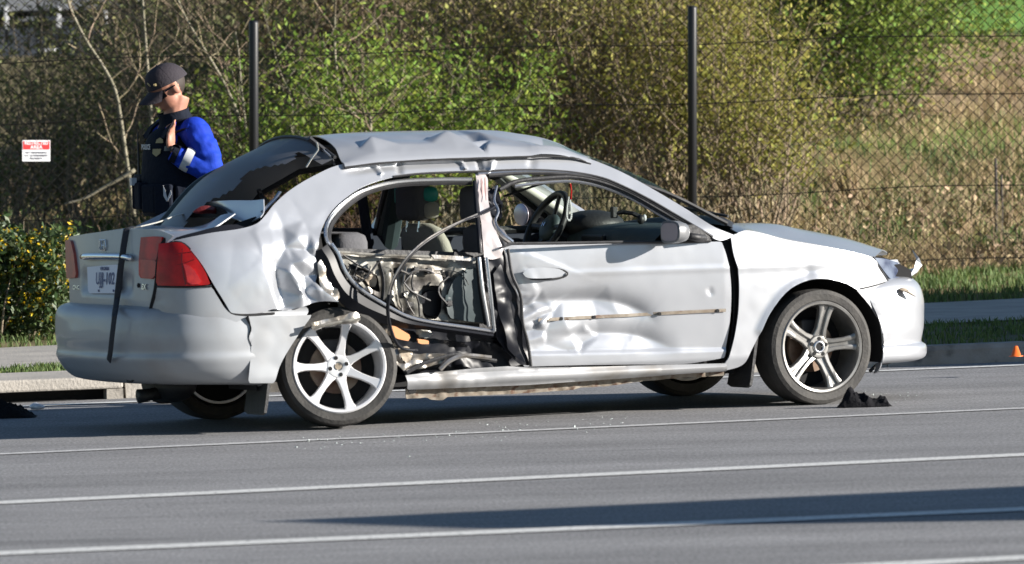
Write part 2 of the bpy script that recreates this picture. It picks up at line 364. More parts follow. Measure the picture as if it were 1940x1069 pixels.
def panel(name, poly_px, surf, m, parent, kind='side', holes=(), sp=.02, dent=None, thick=.004, spline=True, inpx=True, off=0., smooth=True, corner=50):
    ia, ib, ic = AX[kind]
    def to2(pl):
        pts = resample(pl, None, 5., spline, True, corner) if inpx else pl
        res = []
        for p in pts:
            if inpx: h = hit(p[0], p[1], (lambda q: q[ic] - surf(q[ia], q[ib]) - off) ); res.append((h[ia], h[ib]))
            else: res.append(p)
        return resample([np.array(r) for r in res], None, sp, inpx is False and spline, True, corner)
    loops = [to2(poly_px)] + [to2(h) for h in holes]
    V = []; Ed = []
    for lp in loops:
        b = len(V); V += [tuple(p) for p in lp]; Ed += [(b + i, b + (i + 1) % len(lp)) for i in range(len(lp))]
    B = np.array(V); lo, hi = B.min(0), B.max(0); g = []
    for j, y in enumerate(np.arange(lo[1], hi[1], sp * .87)):
        for x in np.arange(lo[0] + (j % 2) * sp / 2, hi[0], sp): g.append((x, y))
    g = np.array(g); ok = inpoly(g, loops[0])
    for h in loops[1:]: ok &= ~inpoly(g, h)
    g = g[ok]
    if len(g):
        d = np.min(((g[:, None, :] - B[None]) ** 2).sum(2), 1); g = g[d > (sp * .5) ** 2]
    V += [tuple(p) for p in g]
    r = delaunay_2d_cdt([Vector(p) for p in V], Ed, [], 0, 1e-6); vs, fs = r[0], r[2]
    q = np.array([[v[0], v[1]] for v in vs]); c = np.array([(q[f[0]] + q[f[1]] + q[f[2]]) / 3 for f in fs]); ok = inpoly(c, loops[0])
    for h in loops[1:]: ok &= ~inpoly(c, h)
    fs = [f for f, k in zip(fs, ok) if k]; out = []
    for a, b in q:
        p = np.zeros(3); p[ia] = a; p[ib] = b; p[ic] = surf(a, b) + off
        if dent: p = p + dent(a, b)
        out.append(p)
    mb = MB(); mb.add(out, fs); o = mb.build(name, m, parent, smooth)
    if thick: s = o.modifiers.new('solid', 'SOLIDIFY'); s.thickness = thick; s.offset = 0
    return o
def text_mesh(txt, size, extrude=.001, bold=0.):
    c = bpy.data.curves.new('lettering', 'FONT'); c.body = txt; c.size = size; c.align_x = 'CENTER'; c.align_y = 'CENTER'; c.extrude = extrude; c.offset = bold; c.resolution_u = 2
    o = bpy.data.objects.new('lettering', c); COL.objects.link(o); bpy.context.view_layer.update()
    me = bpy.data.meshes.new_from_object(o.evaluated_get(bpy.context.evaluated_depsgraph_get())); bpy.data.objects.remove(o); me.name = 'lettering'; return me
def text(txt, size, loc, xdir, ydir, m, parent, extrude=.001, bold=0., sx=1.):
    me = text_mesh(txt, size, extrude, bold); x = Vector(xdir).normalized(); y = Vector(ydir).normalized(); z = x.cross(y); y = z.cross(x)
    me.transform(Matrix(((x[0]*sx, y[0], z[0], loc[0]), (x[1]*sx, y[1], z[1], loc[1]), (x[2]*sx, y[2], z[2], loc[2]), (0, 0, 0, 1))))
    return obj('lettering', me, m, parent)
def fbm(x, y, z=0., o=3):
    return noise.fractal(Vector((x, y, z)), 1.0, 2.0, o)
def sm(t): t = min(1., max(0., t)); return t * t * (3 - 2 * t)
# ------------------------------------------------------------------ ground, road, kerb, verge, pavement
KZ = .10
def rise(x, y):
    s = y - .33 * x - 16.5
    t = min(1., max(0., (x + 5) / 6)); t = t * t * (3 - 2 * t); k = .046 + .044 * t
    return KZ - .02 + (0 if s < 1.5 else k * (s - 1.5) if s < 44 else k * 42.5 + .022 * t * (s - 44))
def ln(a, b, z):                     # straight line on the height z through two photo points, as y = y0 + k x
    p, q = gnd(*a, z), gnd(*b, z); k = (q[1] - p[1]) / (q[0] - p[0]); return p[1] - k * p[0], k
XS = [-17, -12, -9] + [-7 + .5 * i for i in range(25)] + [6, 8, 11, 15, 20, 30]
L_edge = ln((0, 771), (1940, 691), 0); L_kerb = (L_edge[0] + .42, L_edge[1]); L_kback = (L_kerb[0] + .17, L_kerb[1])
L_g1 = ln((0, 700), (1940, 607), KZ); L_w1 = ln((0, 661), (1940, 567), KZ)
yl = lambda L, x: L[0] + L[1] * x
def sheet(name, A, B, z0, z1, m, jit=0., xs=XS, n=2):
    rows = []
    for j in range(n):
        t = j / (n - 1); rows.append([(x, yl(A, x) * (1 - t) + yl(B, x) * t + jit * fbm(x * 3, j * 5.3 + z0) * (0 < j < n - 1 or jit > .02), z0 * (1 - t) + z1 * t) for x in xs])
    o = MB().grid(rows).build(name, m); return struct(o)
# terrain
gx = [-400, -200, -100, -60, -40, -25] + [-18 + 1.0 * i for i in range(41)] + [26, 32, 45, 70, 120, 250, 400]
gy = [-120, -60, -20, -5, -.02, .06] + [1 + .9 * i for i in range(68)] + [66, 72, 80, 100, 140, 220, 400, 700]
def tz(x, y):
    if y < yl(L_kback, x): return -.06
    return rise(x, y) + .05 * fbm(x * .5, y * .5) * sm((y - .33 * x - 17) / 4)
struct(MB().grid([[(x, q + yl(L_kback, max(-18, min(24, x))), tz(x, q + yl(L_kback, max(-18, min(24, x)))) if q > 0 else -.06) for x in gx] for q in gy]).build('field', 'field_ground', None, True))
LR = (-70, L_edge[1])
struct(MB().grid([[(x, yl(LR, x) if x > -400 else -90, 0) for x in (-60, -20, 0, 20, 60)], [(x, yl(L_kerb, x), 0) for x in (-60, -20, 0, 20, 60)]]).build('road', 'asphalt'))
# painted lines
def stripe(name, a, b, wd, m, label=None):
    L = ln(a, b, .004); c = wd / 2
    o = MB().grid([[(x, yl(L, x) - c + .010 * fbm(x * 2.1, 3.) , .004) for x in np.linspace(-14, 14, 80)], [(x, yl(L, x) + c + .012 * fbm(x * 2.3, 9.), .004) for x in np.linspace(-14, 14, 80)]]).build(name, m); struct(o)
stripe('lane_line', (0, 952), (1940, 861), .22, 'line_paint')
stripe('lane_line', (0, 1048), (1940, 964), .22, 'line_paint')
stripe('lane_line', (970, 1106), (1940, 1056), .22, 'line_paint')
stripe('lane_line', (0, 860), (1940, 773), .12, 'line_worn')
stripe('edge_line', (0, 771), (1940, 691), .16, 'line_paint')
# kerb built of separate kerb stones
kroot = struct(bpy.data.objects.new('kerb', None)); COL.objects.link(kroot)
ku = np.array([1, L_kerb[1], 0]); ku /= np.linalg.norm(ku); kn = np.array([-ku[1], ku[0], 0])
def kerb_mesh(ln_):
    mb = MB(); prof = [(0, -.05), (.015, KZ - .02), (.035, KZ + .004), (.16, KZ + .006), (.16, -.05)]
    mb.add([(0, 0, 0) + np.array([0, a, b]) for a, b in prof] + [np.array([ln_, a, b]) for a, b in prof], [tuple(range(5)), tuple(range(9, 4, -1))] + [(i, (i + 1) % 5, 5 + (i + 1) % 5, 5 + i) for i in range(5)]); return mb.mesh('kerb_stone')
km = kerb_mesh(1.195); km.materials.append(M['kerb_stone'])
k0 = np.array([-15.25, yl(L_kerb, -15.25), 0])
slab_x = (gnd(0, 740, KZ)[0] - .3, gnd(212, 735, KZ)[0])
for i in range(28):
    p = k0 + ku * 1.2 * i
    if p[0] + 1.1 > slab_x[0] - .6 and p[0] < slab_x[1]: continue
    o = bpy.data.objects.new('kerb_stone', km); link(o, kroot); o.location = p; o.rotation_euler = (0, 0, math.atan2(ku[1], ku[0]))
# short kerb stones closing in on the drain
ps = np.array([slab_x[1] + .02, yl(L_kerb, slab_x[1] + .02), 0])
o = obj('kerb_stone', kerb_mesh(.95), 'kerb_stone', kroot); o.location = ps; o.rotation_euler = (0, 0, math.atan2(ku[1], ku[0]))
sheet('verge', L_kback, L_g1, KZ - .004, KZ - .004, 'soil')
sheet('pavement', L_g1, L_w1, KZ + .006, KZ + .006, 'concrete')
# pavement joint
jp = gnd(40, 662, KZ); 
# storm drain with throat under a concrete slab
t = thing('storm_drain', 'concrete storm drain slab with dark kerb opening at the road edge', 'storm drain', (slab_x[0] - .5, yl(L_kerb, slab_x[0] - .5), 0), math.atan2(ku[1], ku[0]))
Ls = (slab_x[1] - slab_x[0] + .5) / ku[0]
MB().box((0, -.03, .055), (Ls, .95, KZ + .022)).build('slab', 'concrete', t, bevel=.012)
MB().box((0, .06, -.05), (Ls, .1, .054)).build('throat', 'void', t)
MB().box((0, -.02, .0), (.06, .058, .054)).build('pier', 'kerb_stone', t); MB().box((Ls - .09, -.02, 0), (Ls, .058, .054)).build('pier', 'kerb_stone', t)
MB().lathe([(.0, KZ + .03), (.29, KZ + .03), (.30, KZ + .022)], 32, 'Z', (Ls - .98, .5, 0)).build('cover', 'manhole', t)
# grass blades
def blades(name, n, sampler, h, wd, m, label=None, lean=.35, kind='stuff', parent=None):
    XY = sampler(n); n = len(XY); hh = h * RNG.uniform(.5, 1.25, n); a = RNG.uniform(0, 2 * math.pi, n); L_ = RNG.normal(0, lean, (n, 2)) * hh[:, None]
    dx = np.stack([np.cos(a), np.sin(a)], 1) * (wd / 2) * RNG.uniform(.6, 1.4, (n, 1))
    V = np.zeros((n, 5, 3)); V[:, 0, :2] = XY[:, :2] - dx; V[:, 1, :2] = XY[:, :2] + dx; V[:, :2, 2] = XY[:, 2:3] - .01
    V[:, 2, :2] = XY[:, :2] + dx * .8 + L_ * .4; V[:, 3, :2] = XY[:, :2] - dx * .8 + L_ * .4; V[:, 2:4, 2] = XY[:, 2:3] + .6 * hh[:, None]
    V[:, 4, :2] = XY[:, :2] + L_; V[:, 4, 2] = XY[:, 2] + hh
    b = np.arange(n)[:, None] * 5; T = np.concatenate([b + [[0, 1, 2]], b + [[0, 2, 3]], b + [[3, 2, 4]]], 0)
    o = obj(name, mesh_np(name, V.reshape(-1, 3), T), m, parent); tag(o, label, None, None, kind); return o
def between(A, B, x0, x1, z, clump=0., skip=None):
    def f(n):
        x = RNG.uniform(x0, x1, n); t_ = RNG.uniform(0, 1, n); y = (A[0] + A[1] * x) * (1 - t_) + (B[0] + B[1] * x) * t_
        k = np.ones(n, bool)
        if skip is not None: k &= ~((x > skip[0]) & (x < skip[1]) & (y < skip[2] + A[1] * x))
        if clump: k &= np.array([fbm(a * 2.2, b * 2.2) for a, b in zip(x, y)]) > RNG.uniform(-clump, clump * .7, n)
        return np.stack([x, y, np.full(n, z)], 1)[k]
    return f
sk = (slab_x[0] - .6, slab_x[1] + .03, L_kerb[0] + .98)
tag(blades('verge_grass', 34000, between(L_kback, L_g1, -6, 5.5, KZ, .3, sk), .036, .008, 'grass_blade', 'short mown grass strip between kerb and pavement'), 'short mown grass strip between kerb and pavement', 'grass')
L_f = (16.9, .33)
tag(blades('fence_grass', 60000, between(L_w1, (17.6, .33), -6.5, 6.5, KZ - .02, .3), .06, .010, 'grass_blade'), 'green grass along the far edge of the pavement below the fence', 'grass')
def field_s(s0, s1, thr, x0=-8., x1=8.):
    def f(n):
        x = RNG.uniform(x0, x1, n); s = s0 + (s1 - s0) * RNG.uniform(0, 1, n) ** 1.3; y = s + 16.5 + .33 * x
        k = np.array([fbm(a * .8, b * .5, thr) for a, b in zip(x, y)]) > RNG.uniform(-.3, .25, n)
        return np.stack([x, y, [rise(a, b) for a, b in zip(x, y)]], 1)[k]
    return f
tag(blades('field_grass', 45000, field_s(2.5, 13, 2.), .11, .014, 'grass_blade', lean=.5), 'patchy green grass on the slope behind the fence', 'grass')
tag(blades('dry_grass', 75000, field_s(.3, 21, 5.), .15, .012, 'grass_dry', lean=.6), 'dry straw grass and dead weeds on the slope behind the fence', 'dry grass')
# ------------------------------------------------------------------ the wrecked car
CAR = thing('wrecked_car', 'crumpled silver four-door sedan with its side torn open standing on the road', 'car', (0, 0, 0), TH)
def Ls(x, z):                        # half width of the body on the side facing us
    b = .85
    if z < .25: b -= (.25 - z) * .35
    elif z > .55: s = min(z, .85) - .55; b -= .03 * (s / .3) ** 2
    if z > .85: q = z - .85; b -= .2 * q + .45 * q * sm(q / .12)
    if x < -1.3: b -= .03 * ((-1.3 - x) / .9) ** 2
    if x < -1.62:
        u = min(1., (-1.62 - x) / .53); b -= .24 * (1 - math.sqrt(max(0, 1 - u ** 3.2)))
        if x < -2.15: b -= (-2.15 - x) * 8
    if x > .9: b -= .05 * ((x - .9) / .9) ** 2
    if x > 1.25:
        u = min(1., (x - 1.25) / .66); b -= .30 * (1 - math.sqrt(max(0, 1 - u ** 2.6)))
        if x > 1.91: b -= (x - 1.91) * 8
    return b
SIDE = lambda x, z: -Ls(x, z)
def S2(px, py):
    h = hit(px, py, lambda q: q[1] - SIDE(q[0], q[2])); return np.array([h[0], h[2]])
def SP(px, py, off=0.):
    return hit(px, py, lambda q: q[1] - SIDE(q[0], q[2]) - off)
def polyfield(pts_px):
    q = resample([S2(*p) for p in pts_px], 24)
    A, B = q[:-1], q[1:]; D = B - A; LL = (D ** 2).sum(1) + 1e-12
    def f(x, z):                     # signed distance (+ above) and position along
        p = np.array([x, z]); t = np.clip(((p - A) * D).sum(1) / LL, 0, 1); c = A + D * t[:, None]; d2 = ((p - c) ** 2).sum(1); i = int(d2.argmin())
        cr = D[i][0] * (p[1] - A[i][1]) - D[i][1] * (p[0] - A[i][0]); return math.copysign(math.sqrt(d2[i]), cr), (i + t[i]) / len(A)
    return f
def valley(pts, depth, wu, wd, endfade=.25):
    F = polyfield(pts)
    def f(x, z):
        d, s = F(x, z); a = sm(s / endfade) * sm((1 - s) / endfade) if endfade else 1.
        w = wu if d > 0 else wd; return depth * a * math.exp(-(abs(d) / w) ** 1.35)
    return f
def crease(pts, depth, wd, endfade=.2):
    F = polyfield(pts)
    def f(x, z):
        d, s = F(x, z); a = max(0., 1 - abs(d) / wd); return depth * a * (sm(s / endfade) * sm((1 - s) / endfade) if endfade else 1.)
    return f
def crumple(x, z, k=9., seed=0.):
    a = noise.noise(Vector((x * k, z * k, seed))); b = noise.noise(Vector((x * k * 2.1, z * k * 2.1, seed + 7)))
    return (1 - abs(a) * 2.2) * .7 + (1 - abs(b) * 2.2) * .3
def gauss(x, z, c, rx, rz): return math.exp(-((x - c[0]) / rx) ** 2 - ((z - c[1]) / rz) ** 2)
def facets(pts, r=.007, conv=None):     # folded sheet: linear between creased points, zero at the rim
    q = [(*(conv or S2)(px, py), d) for px, py, d in pts]; Q = np.array([(a, b) for a, b, c in q])
    res = delaunay_2d_cdt([Vector(v) for v in Q], [], [], 0, 1e-6); V = np.array([[v[0], v[1]] for v in res[0]]); H = np.array([q[int(np.argmin(((Q - v) ** 2).sum(1)))][2] for v in V])
    T = [(V[f[0]], V[f[1]], V[f[2]], H[f[0]], H[f[1]], H[f[2]]) for f in res[2]]
    A = np.array([t[0] for t in T]); B = np.array([t[1] for t in T]); C = np.array([t[2] for t in T]); HA = np.array([t[3:] for t in T]); den = (B[:, 1] - C[:, 1]) * (A[:, 0] - C[:, 0]) + (C[:, 0] - B[:, 0]) * (A[:, 1] - C[:, 1]); lo, hi = V.min(0), V.max(0)
    def one(x, z):
        if x < lo[0] or x > hi[0] or z < lo[1] or z > hi[1]: return 0.
        u = ((B[:, 1] - C[:, 1]) * (x - C[:, 0]) + (C[:, 0] - B[:, 0]) * (z - C[:, 1])) / den; v = ((C[:, 1] - A[:, 1]) * (x - C[:, 0]) + (A[:, 0] - C[:, 0]) * (z - C[:, 1])) / den; w_ = 1 - u - v
        m_ = np.minimum(np.minimum(u, v), w_); i = int(m_.argmax()); return float(HA[i, 0] * u[i] + HA[i, 1] * v[i] + HA[i, 2] * w_[i]) if m_[i] > -1e-6 else 0.
    def f(x, z): return (2 * one(x, z) + one(x + r, z) + one(x - r, z) + one(x, z + r) + one(x, z - r)) / 6
    return f
# ---- quarter panel, rear pillar, roof rail and windscreen pillar pressed from one sheet
q_poly = [(326, 457), (400, 442), (455, 434), (487, 424), (503, 408), (520, 387), (548, 362), (590, 336), (640, 314), (700, 306), (760, 301), (840, 297), (915, 295), (1000, 292), (1080, 292), (1118, 302), (1180, 328), (1240, 361), (1300, 397), (1350, 429), (1394, 447),
          (1362, 456), (1330, 437), (1290, 413), (1230, 378), (1180, 353), (1140, 337), (1080, 326), (1000, 322), (905, 326), (800, 329), (745, 336), (690, 353), (650, 379), (627, 402), (613, 428), (606, 456), (604, 490), (607, 520), (600, 535), (612, 551), (640, 572), (610, 571), (575, 581), (545, 588), (515, 586), (500, 592), (460, 595), (437, 593), (425, 572), (405, 540), (385, 505), (362, 475), (345, 461)]
qv = [facets([(440, 450, 0), (395, 500, 0), (430, 545, 0), (436, 592, 0), (470, 592, 0), (470, 440, 0), (487, 424, 0), (503, 408, 0), (520, 395, 0), (548, 372, 0), (590, 366, 0), (626, 390, 0), (660, 372, 0), (613, 428, .004), (608, 455, .012), (600, 490, .022), (606, 520, .035), (598, 536, .02), (612, 551, -.012), (641, 573, -.025), (612, 574, .0), (660, 480, 0), (660, 600, 0),
     (484, 440, -.010), (498, 492, -.014), (515, 550, -.010), (530, 590, -.004), (528, 505, .050), (536, 545, .060), (544, 586, .040), (549, 514, -.004), (566, 545, -.014), (573, 562, -.012), (572, 588, .0), (580, 524, .042), (585, 555, .042), (592, 580, .02), (600, 545, -.012), (618, 560, -.018),
     (512, 425, .004), (540, 432, .020), (545, 470, .036), (520, 470, .006), (562, 446, -.008), (588, 442, .010), (556, 472, .034), (574, 494, -.012), (585, 474, .030), (597, 470, -.004), (575, 420, .006), (596, 412, .0), (555, 500, .012), (590, 505, .008)], .006)]
rv = [crease([(640, 330), (720, 318), (800, 312), (900, 308)], .018, .02), crease([(705, 305), (722, 332)], -.02, .018, .05), crease([(760, 300), (755, 330)], .016, .022, .05), crease([(868, 296), (880, 322)], -.024, .018, .05), crease([(905, 294), (912, 324)], .028, .02, .05), crease([(935, 294), (925, 324)], -.022, .018, .05), crease([(1010, 294), (1005, 322)], .008, .03, .05)]
qc = S2(560, 500); q2 = S2(600, 540)
def q_dent(x, z):
    d = sum(f(x, z) for f in qv) + sum(f(x, z) for f in rv)
    g = gauss(x, z, qc, .19, .20); d += .004 * g * crumple(x, z, 9, 3.)
    d += .0022 * fbm(x * 5, z * 5, 2.)
    return np.array([0, d, 0])
panel('quarter_panel', q_poly, SIDE, 'paint', CAR, sp=.0105, dent=q_dent, thick=.005)
# dark closing panel behind the quarter and the gap at the bumper
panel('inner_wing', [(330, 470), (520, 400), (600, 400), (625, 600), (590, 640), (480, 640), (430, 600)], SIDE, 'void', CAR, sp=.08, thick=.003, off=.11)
# gap line along the tail lamp and bumper: thin black seal
MB().tube([SP(*p, .004) for p in resample([(330, 458), (347, 461), (364, 476), (388, 508), (408, 543), (428, 575), (439, 595), (470, 597), (520, 594)], 40)], .006, 6).build('body_seal', 'black_rubber', CAR)
# ---- roof: crushed along the near edge
rail = [P(x, y, -.575) for x, y in ((652, 311), (700, 304), (760, 299), (840, 295), (915, 293), (1000, 290), (1085, 292), (1118, 304))]
top = [P(x, y, -.02) for x, y in ((588, 259), (640, 254), (700, 251), (790, 249), (860, 248), (930, 249.5), (1010, 262), (1080, 281), (1118, 300))]
rsec = []
def mirror_sec(p, zc, dz): return np.array([p[0], -p[1], p[2] + dz])
xs_ = np.linspace(0, 1, 9); rr = resample(rail, 9); tt = resample(top, 9)
far = [np.array([b[0] + .02, .56, .5 * a[2] + .5 * b[2] - .015]) for a, b in zip(rr, tt)]
RX = [p[0] for p in rr]; RZ = [p[2] for p in rr]; TZ = [p[2] for p in tt]
def roof_z(x, y): a = np.interp(x, RX, RZ); b = np.interp(x, RX, TZ); return a + (b - a) * (1 - min(1., abs(y) / .575) ** 2.2)
def RC(px, py): h = hit(px, py, lambda q: q[2] - roof_z(q[0], q[1])); return np.array([h[0], h[1]])
roof_f = facets([(600, 261, 0), (640, 256, 0), (700, 256, 0), (790, 253, 0), (860, 252, 0), (940, 253, 0), (1010, 266, 0), (1080, 283, 0), (1112, 298, 0), (630, 295, 0), (655, 309, .0), (680, 290, .006), (702, 279, .040), (713, 298, .006), (735, 288, .012), (760, 285, .016), (790, 284, .012), (820, 281, .010), (838, 287, .004), (847, 270, .046), (862, 281, .018), (868, 291, .0), (895, 281, .014), (884, 259, .0), (900, 266, -.030), (914, 286, -.020), (908, 262, .026), (922, 288, .020), (930, 272, .004), (960, 278, .008), (1000, 282, .010), (1040, 284, .006), (1000, 289, .0), (920, 292, 0), (760, 298, 0), (840, 294, 0), (1085, 289, 0), (700, 268, .0), (760, 270, .0), (800, 270, -.004), (845, 262, .0)], .006, RC)
brk = [a + np.array([.0, .035, .026 if 0 < i < 8 else .012]) for i, a in enumerate(rr)]; mid0 = [np.array([a[0] * .75 + b[0] * .25, -.43, roof_z(a[0] * .75 + b[0] * .25, -.43) + .012]) for a, b in zip(rr, tt)]; mid1 = [np.array([a[0] * .45 + b[0] * .55, -.24, roof_z(a[0] * .45 + b[0] * .55, -.24) + .006]) for a, b in zip(rr, tt)]
mid2 = [a * .45 + b * .55 + np.array([0, 0, .02]) for a, b in zip(far, tt)]
lip = [p + np.array([0, -.008, -.014]) for p in rr]
def roof_dent(p, u, v): return p + np.array([0, 0, roof_f(p[0], p[1]) + .002 * fbm(p[0] * 4, p[1] * 4, 1.)])
R_ = [resample(s_, 130) for s_ in (lip, rr, brk, mid0, mid1, tt, mid2, far)]; rows = []
cols = [resample([r[k] for r in R_], 84, corner=38) for k in range(130)]
rows = [[roof_dent(cols[k][j], 0, 0) for k in range(130)] for j in range(84)]
MB().grid(rows).build('roof', 'paint', CAR, True, solid=.005)
MB().tube([p + np.array([0, -.006, -.018]) for p in resample(rail, 40)], .005, 6).build('roof_seal', 'black_rubber', CAR)
MB().grid([[p + np.array([0, 0, -.05]) for p in r[4::6]] for r in rows[8::5]]).build('headliner', 'headliner', CAR, True)
# header above the rear window and above the windscreen
# far side of the body: the undamaged flank with its window openings
def FY(x, z): return Ls(x, z)
far_poly = [(-1.98, .30), (-1.98, .62), (-1.98, .88), (-1.75, .93), (-1.5, 1.05), (-1.2, 1.27), (-.9, 1.35), (-.4, 1.36), (.05, 1.30), (.45, 1.12), (.86, .9), (1.4, .79), (1.75, .66), (1.88, .5), (1.86, .2), (1.63, .2), (1.56, .42), (1.27, .56), (.98, .42), (.9, .2), (-.93, .17), (-1.0, .42), (-1.31, .58), (-1.62, .42), (-1.66, .3)]
fw = [(-1.22, .93), (-1.08, 1.12), (-.9, 1.22), (-.62, 1.25), (-.40, 1.25), (-.40, .90)]
ff = [(-.30, .89), (-.30, 1.245), (-.05, 1.23), (.2, 1.15), (.52, .95), (.60, .88)]
panel('far_flank', [np.array(p) for p in far_poly], FY, 'paint', CAR, holes=[[np.array(p) for p in fw], [np.array(p) for p in ff]], inpx=False, sp=.05, thick=.05, off=-.03, spline=False)
panel('far_window', [np.array(p) for p in fw], FY, 'plum_glass', CAR, inpx=False, sp=.15, thick=0, off=-.035, spline=False)
def fpt(x, z, o=-.05): return np.array([x, Ls(x, z) + o, z])
mb = MB()
for lp in (fw, ff):
    mb.tube([fpt(x, z) for x, z in lp + lp[:1]], .02, 6)
mb.build('far_window_trim', 'black_plastic', CAR)
MB().tube([fpt(-.62, 1.25, -.07), fpt(-.55, 1.1, -.09), fpt(-.44, .8, -.10)], .028, 8, flat=.6).build('window_divider', 'door_navy', CAR)
MB().tube([fpt(-.345, 1.30, -.06), fpt(-.345, 1.1, -.08), fpt(-.33, .8, -.08), fpt(-.33, .4, -.08)], .05, 8, flat=.6).build('far_pillar', 'dash', CAR)
panel('far_door_lining', [np.array(p) for p in [(-1.2, .35), (-1.2, .89), (-.4, .88), (-.3, .86), (.62, .86), (.62, .3)]], FY, 'door_navy', CAR, inpx=False, sp=.15, thick=.02, off=-.10, spline=False)
# far windscreen pillar lining
MB().tube([np.array([.02, .56, 1.27]), np.array([.25, .60, 1.16]), np.array([.55, .64, .98]), np.array([.74, .67, .86])], [.04, .05, .055, .06], 8, flat=.55).build('pillar_lining', 'trim_beige', CAR, True)
# ---- windscreen
wt = [np.array([.16, y, 1.345 - .17 * abs(y / .56) ** 2.2]) for y in (-.56, -.3, 0, .3, .56)]
wb = [np.array([.86 + .16 * (1 - (y / .68) ** 2), y, .90]) for y in (-.68, -.35, 0, .35, .68)]
wm = [(a + b) / 2 + np.array([.02, 0, .035]) for a, b in zip(wt, wb)]
wsr = loft([wt, wm, wb], 18, 14); MB().grid(wsr).build('windscreen', 'clear_glass', CAR, True)
MB().tube([r[0] + np.array([0, .005, .004]) for r in wsr], .012, 6).build('windscreen_seal', 'black_rubber', CAR)
# ---- rear window, tinted, broken away along its near lower edge
rt = [np.array([-1.165 - .02 * (1 - (y / .5) ** 2), y, z]) for y, z in ((-.52, 1.29), (-.3, 1.365), (0, 1.392), (.3, 1.36), (.54, 1.28))]
rb = [np.array([-1.62 - .17 * (1 - (y / .62) ** 2), y, .965]) for y in (-.60, -.3, 0, .3, .62)]
rm = [(a + b) / 2 + np.array([-.03, 0, .05]) for a, b in zip(rt, rb)]
rwr = loft([rt, rm, rb], 40, 30)
keep = MB(); n = 40; vs = [p for r in rwr for p in r]; fs = []
for i in range(29):
    for k in range(39):
        lim = 5 + 13 * (i / 28) ** 1.3 + 2.0 * math.sin(i * .6)
        if i > 3 and k < lim: continue
        fs.append((i * n + k, i * n + k + 1, (i + 1) * n + k + 1, (i + 1) * n + k))
keep.add(vs, fs); o = keep.build('rear_window', 'tint_glass', CAR, True)
MB().tube([p + np.array([0, 0, .004]) for p in rwr[0]], .009, 6).build('rear_window_seal', 'black_rubber', CAR)
MB().tube([r[-1] + np.array([0, 0, .003]) for r in rwr], .022, 6).build('far_rear_pillar', 'dash', CAR)
# flapping strips of window seal at the near top corner
mb = MB(); mb.tube([P(x, y, -.42) for x, y in resample([(585, 262), (610, 282), (632, 300), (648, 312)], 12)], .014, 6)
mb.build('window_seal_strip', 'black_gloss', CAR)
MB().tube([P(x, y, -.52) for x, y in resample([(600, 270), (603, 284), (592, 298), (580, 317)], 14)], .008, 6, flat=.4).build('torn_seal', 'trim_beige', CAR)
MB().tube([P(x, y, -.50) for x, y in resample([(612, 284), (628, 300), (636, 318)], 10)], .010, 6, flat=.5).build('torn_seal', 'dull_chrome', CAR)
# parcel shelf and the rear cabin
MB().grid(loft([[np.array([-1.75, y, .94]) for y in (-.58, 0, .58)], [np.array([-1.15, y, .93]) for y in (-.62, 0, .62)]], 6, 4)).build('parcel_shelf', 'seat_dark', CAR)
mb = MB(); mb.box((-1.20, -.60, .30), (-1.02, .60, .93)); mb.box((-1.02, -.62, .25), (-.55, .62, .50)); mb.build('rear_bench', 'seat_dark', CAR, True, bevel=.05)
# ---- trunk: lid top, rear face
def trunk_x(y, z): return -2.20 + .10 * (y / .75) ** 2 + .12 * max(0, z - .62) ** 1.3
te = [np.array([trunk_x(y, .925), y, z]) for y, z in ((-.60, .895), (-.5, .915), (-.25, .925), (0, .93), (.3, .925), (.56, .905), (.66, .885))]
def deck(x, zs): return [np.array([x, y, z]) for y, z in zip((-.62, -.5, -.25, 0, .3, .56, .66), zs)]
d0 = [p + np.array([.03, 0, .012]) for p in te]
d1 = deck(-2.0, (.925, .955, .965, .965, .96, .94, .90)); d2 = deck(-1.85, (.975, .975, .97, .97, .97, .95, .90)); d3 = deck(-1.74, (1.005, .985, .965, .965, .97, .95, .91)); d3[0] = P(446, 408, -.60); d3[1] = P(420, 412, -.5)
rows = loft([te, d0, d1, d2, d3], 50, 40, lambda p, u, v: p + np.array([0, 0, .010 * crumple(p[0], p[1], 4., 2.) * v * v]))
TR = MB().grid(rows).build('trunk_lid', 'paint', CAR, True, solid=.006)
# dark slot under the lifted lid edge
panel('trunk_gutter', [(318, 462), (330, 452), (372, 440), (430, 426), (462, 428), (470, 434), (400, 452), (340, 470)], SIDE, 'black_gloss', CAR, sp=.05, off=.035, thick=.004)
TF = lambda y, z: trunk_x(y, z)
FACE = [(131, 449), (180, 441), (240, 435), (300, 436), (330, 447), (316, 462), (299, 520), (288, 577), (283, 586), (220, 588), (140, 583), (134, 577), (132, 530), (128, 470)]
def face_dent(y, z): 
    p = .018 * sm((.79 - z) / .05) * sm((z - .66) / .04) * sm((.33 - abs(y + .06)) / .06) if True else 0
    return np.array([p, 0, 0])
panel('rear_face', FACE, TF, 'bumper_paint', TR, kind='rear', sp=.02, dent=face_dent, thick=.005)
def RF(px, py, off=0.):
    return hit(px, py, lambda q: q[0] - TF(q[1], q[2]) + off)
def rear_plate(name, poly, m, parent, off, th, sp=.03, **k): return panel(name, poly, TF, m, parent, kind='rear', sp=sp, off=-off, thick=th, **k)
rear_plate('tail_light', [(270, 450), (300, 448), (313, 450), (304, 466), (298, 500), (293, 529), (266, 527), (266, 490)], 'red_lens', TR, .006, .02, spline=False)
rear_plate('tail_light_reflector', [(267, 492), (299, 494), (293, 528), (267, 526)], 'pink_lens', TR, .018, .006, spline=False)
rear_plate('tail_light', [(127, 456), (137, 455), (143, 480), (148, 526), (129, 528)], 'pink_lens', TR, .006, .02, spline=False)
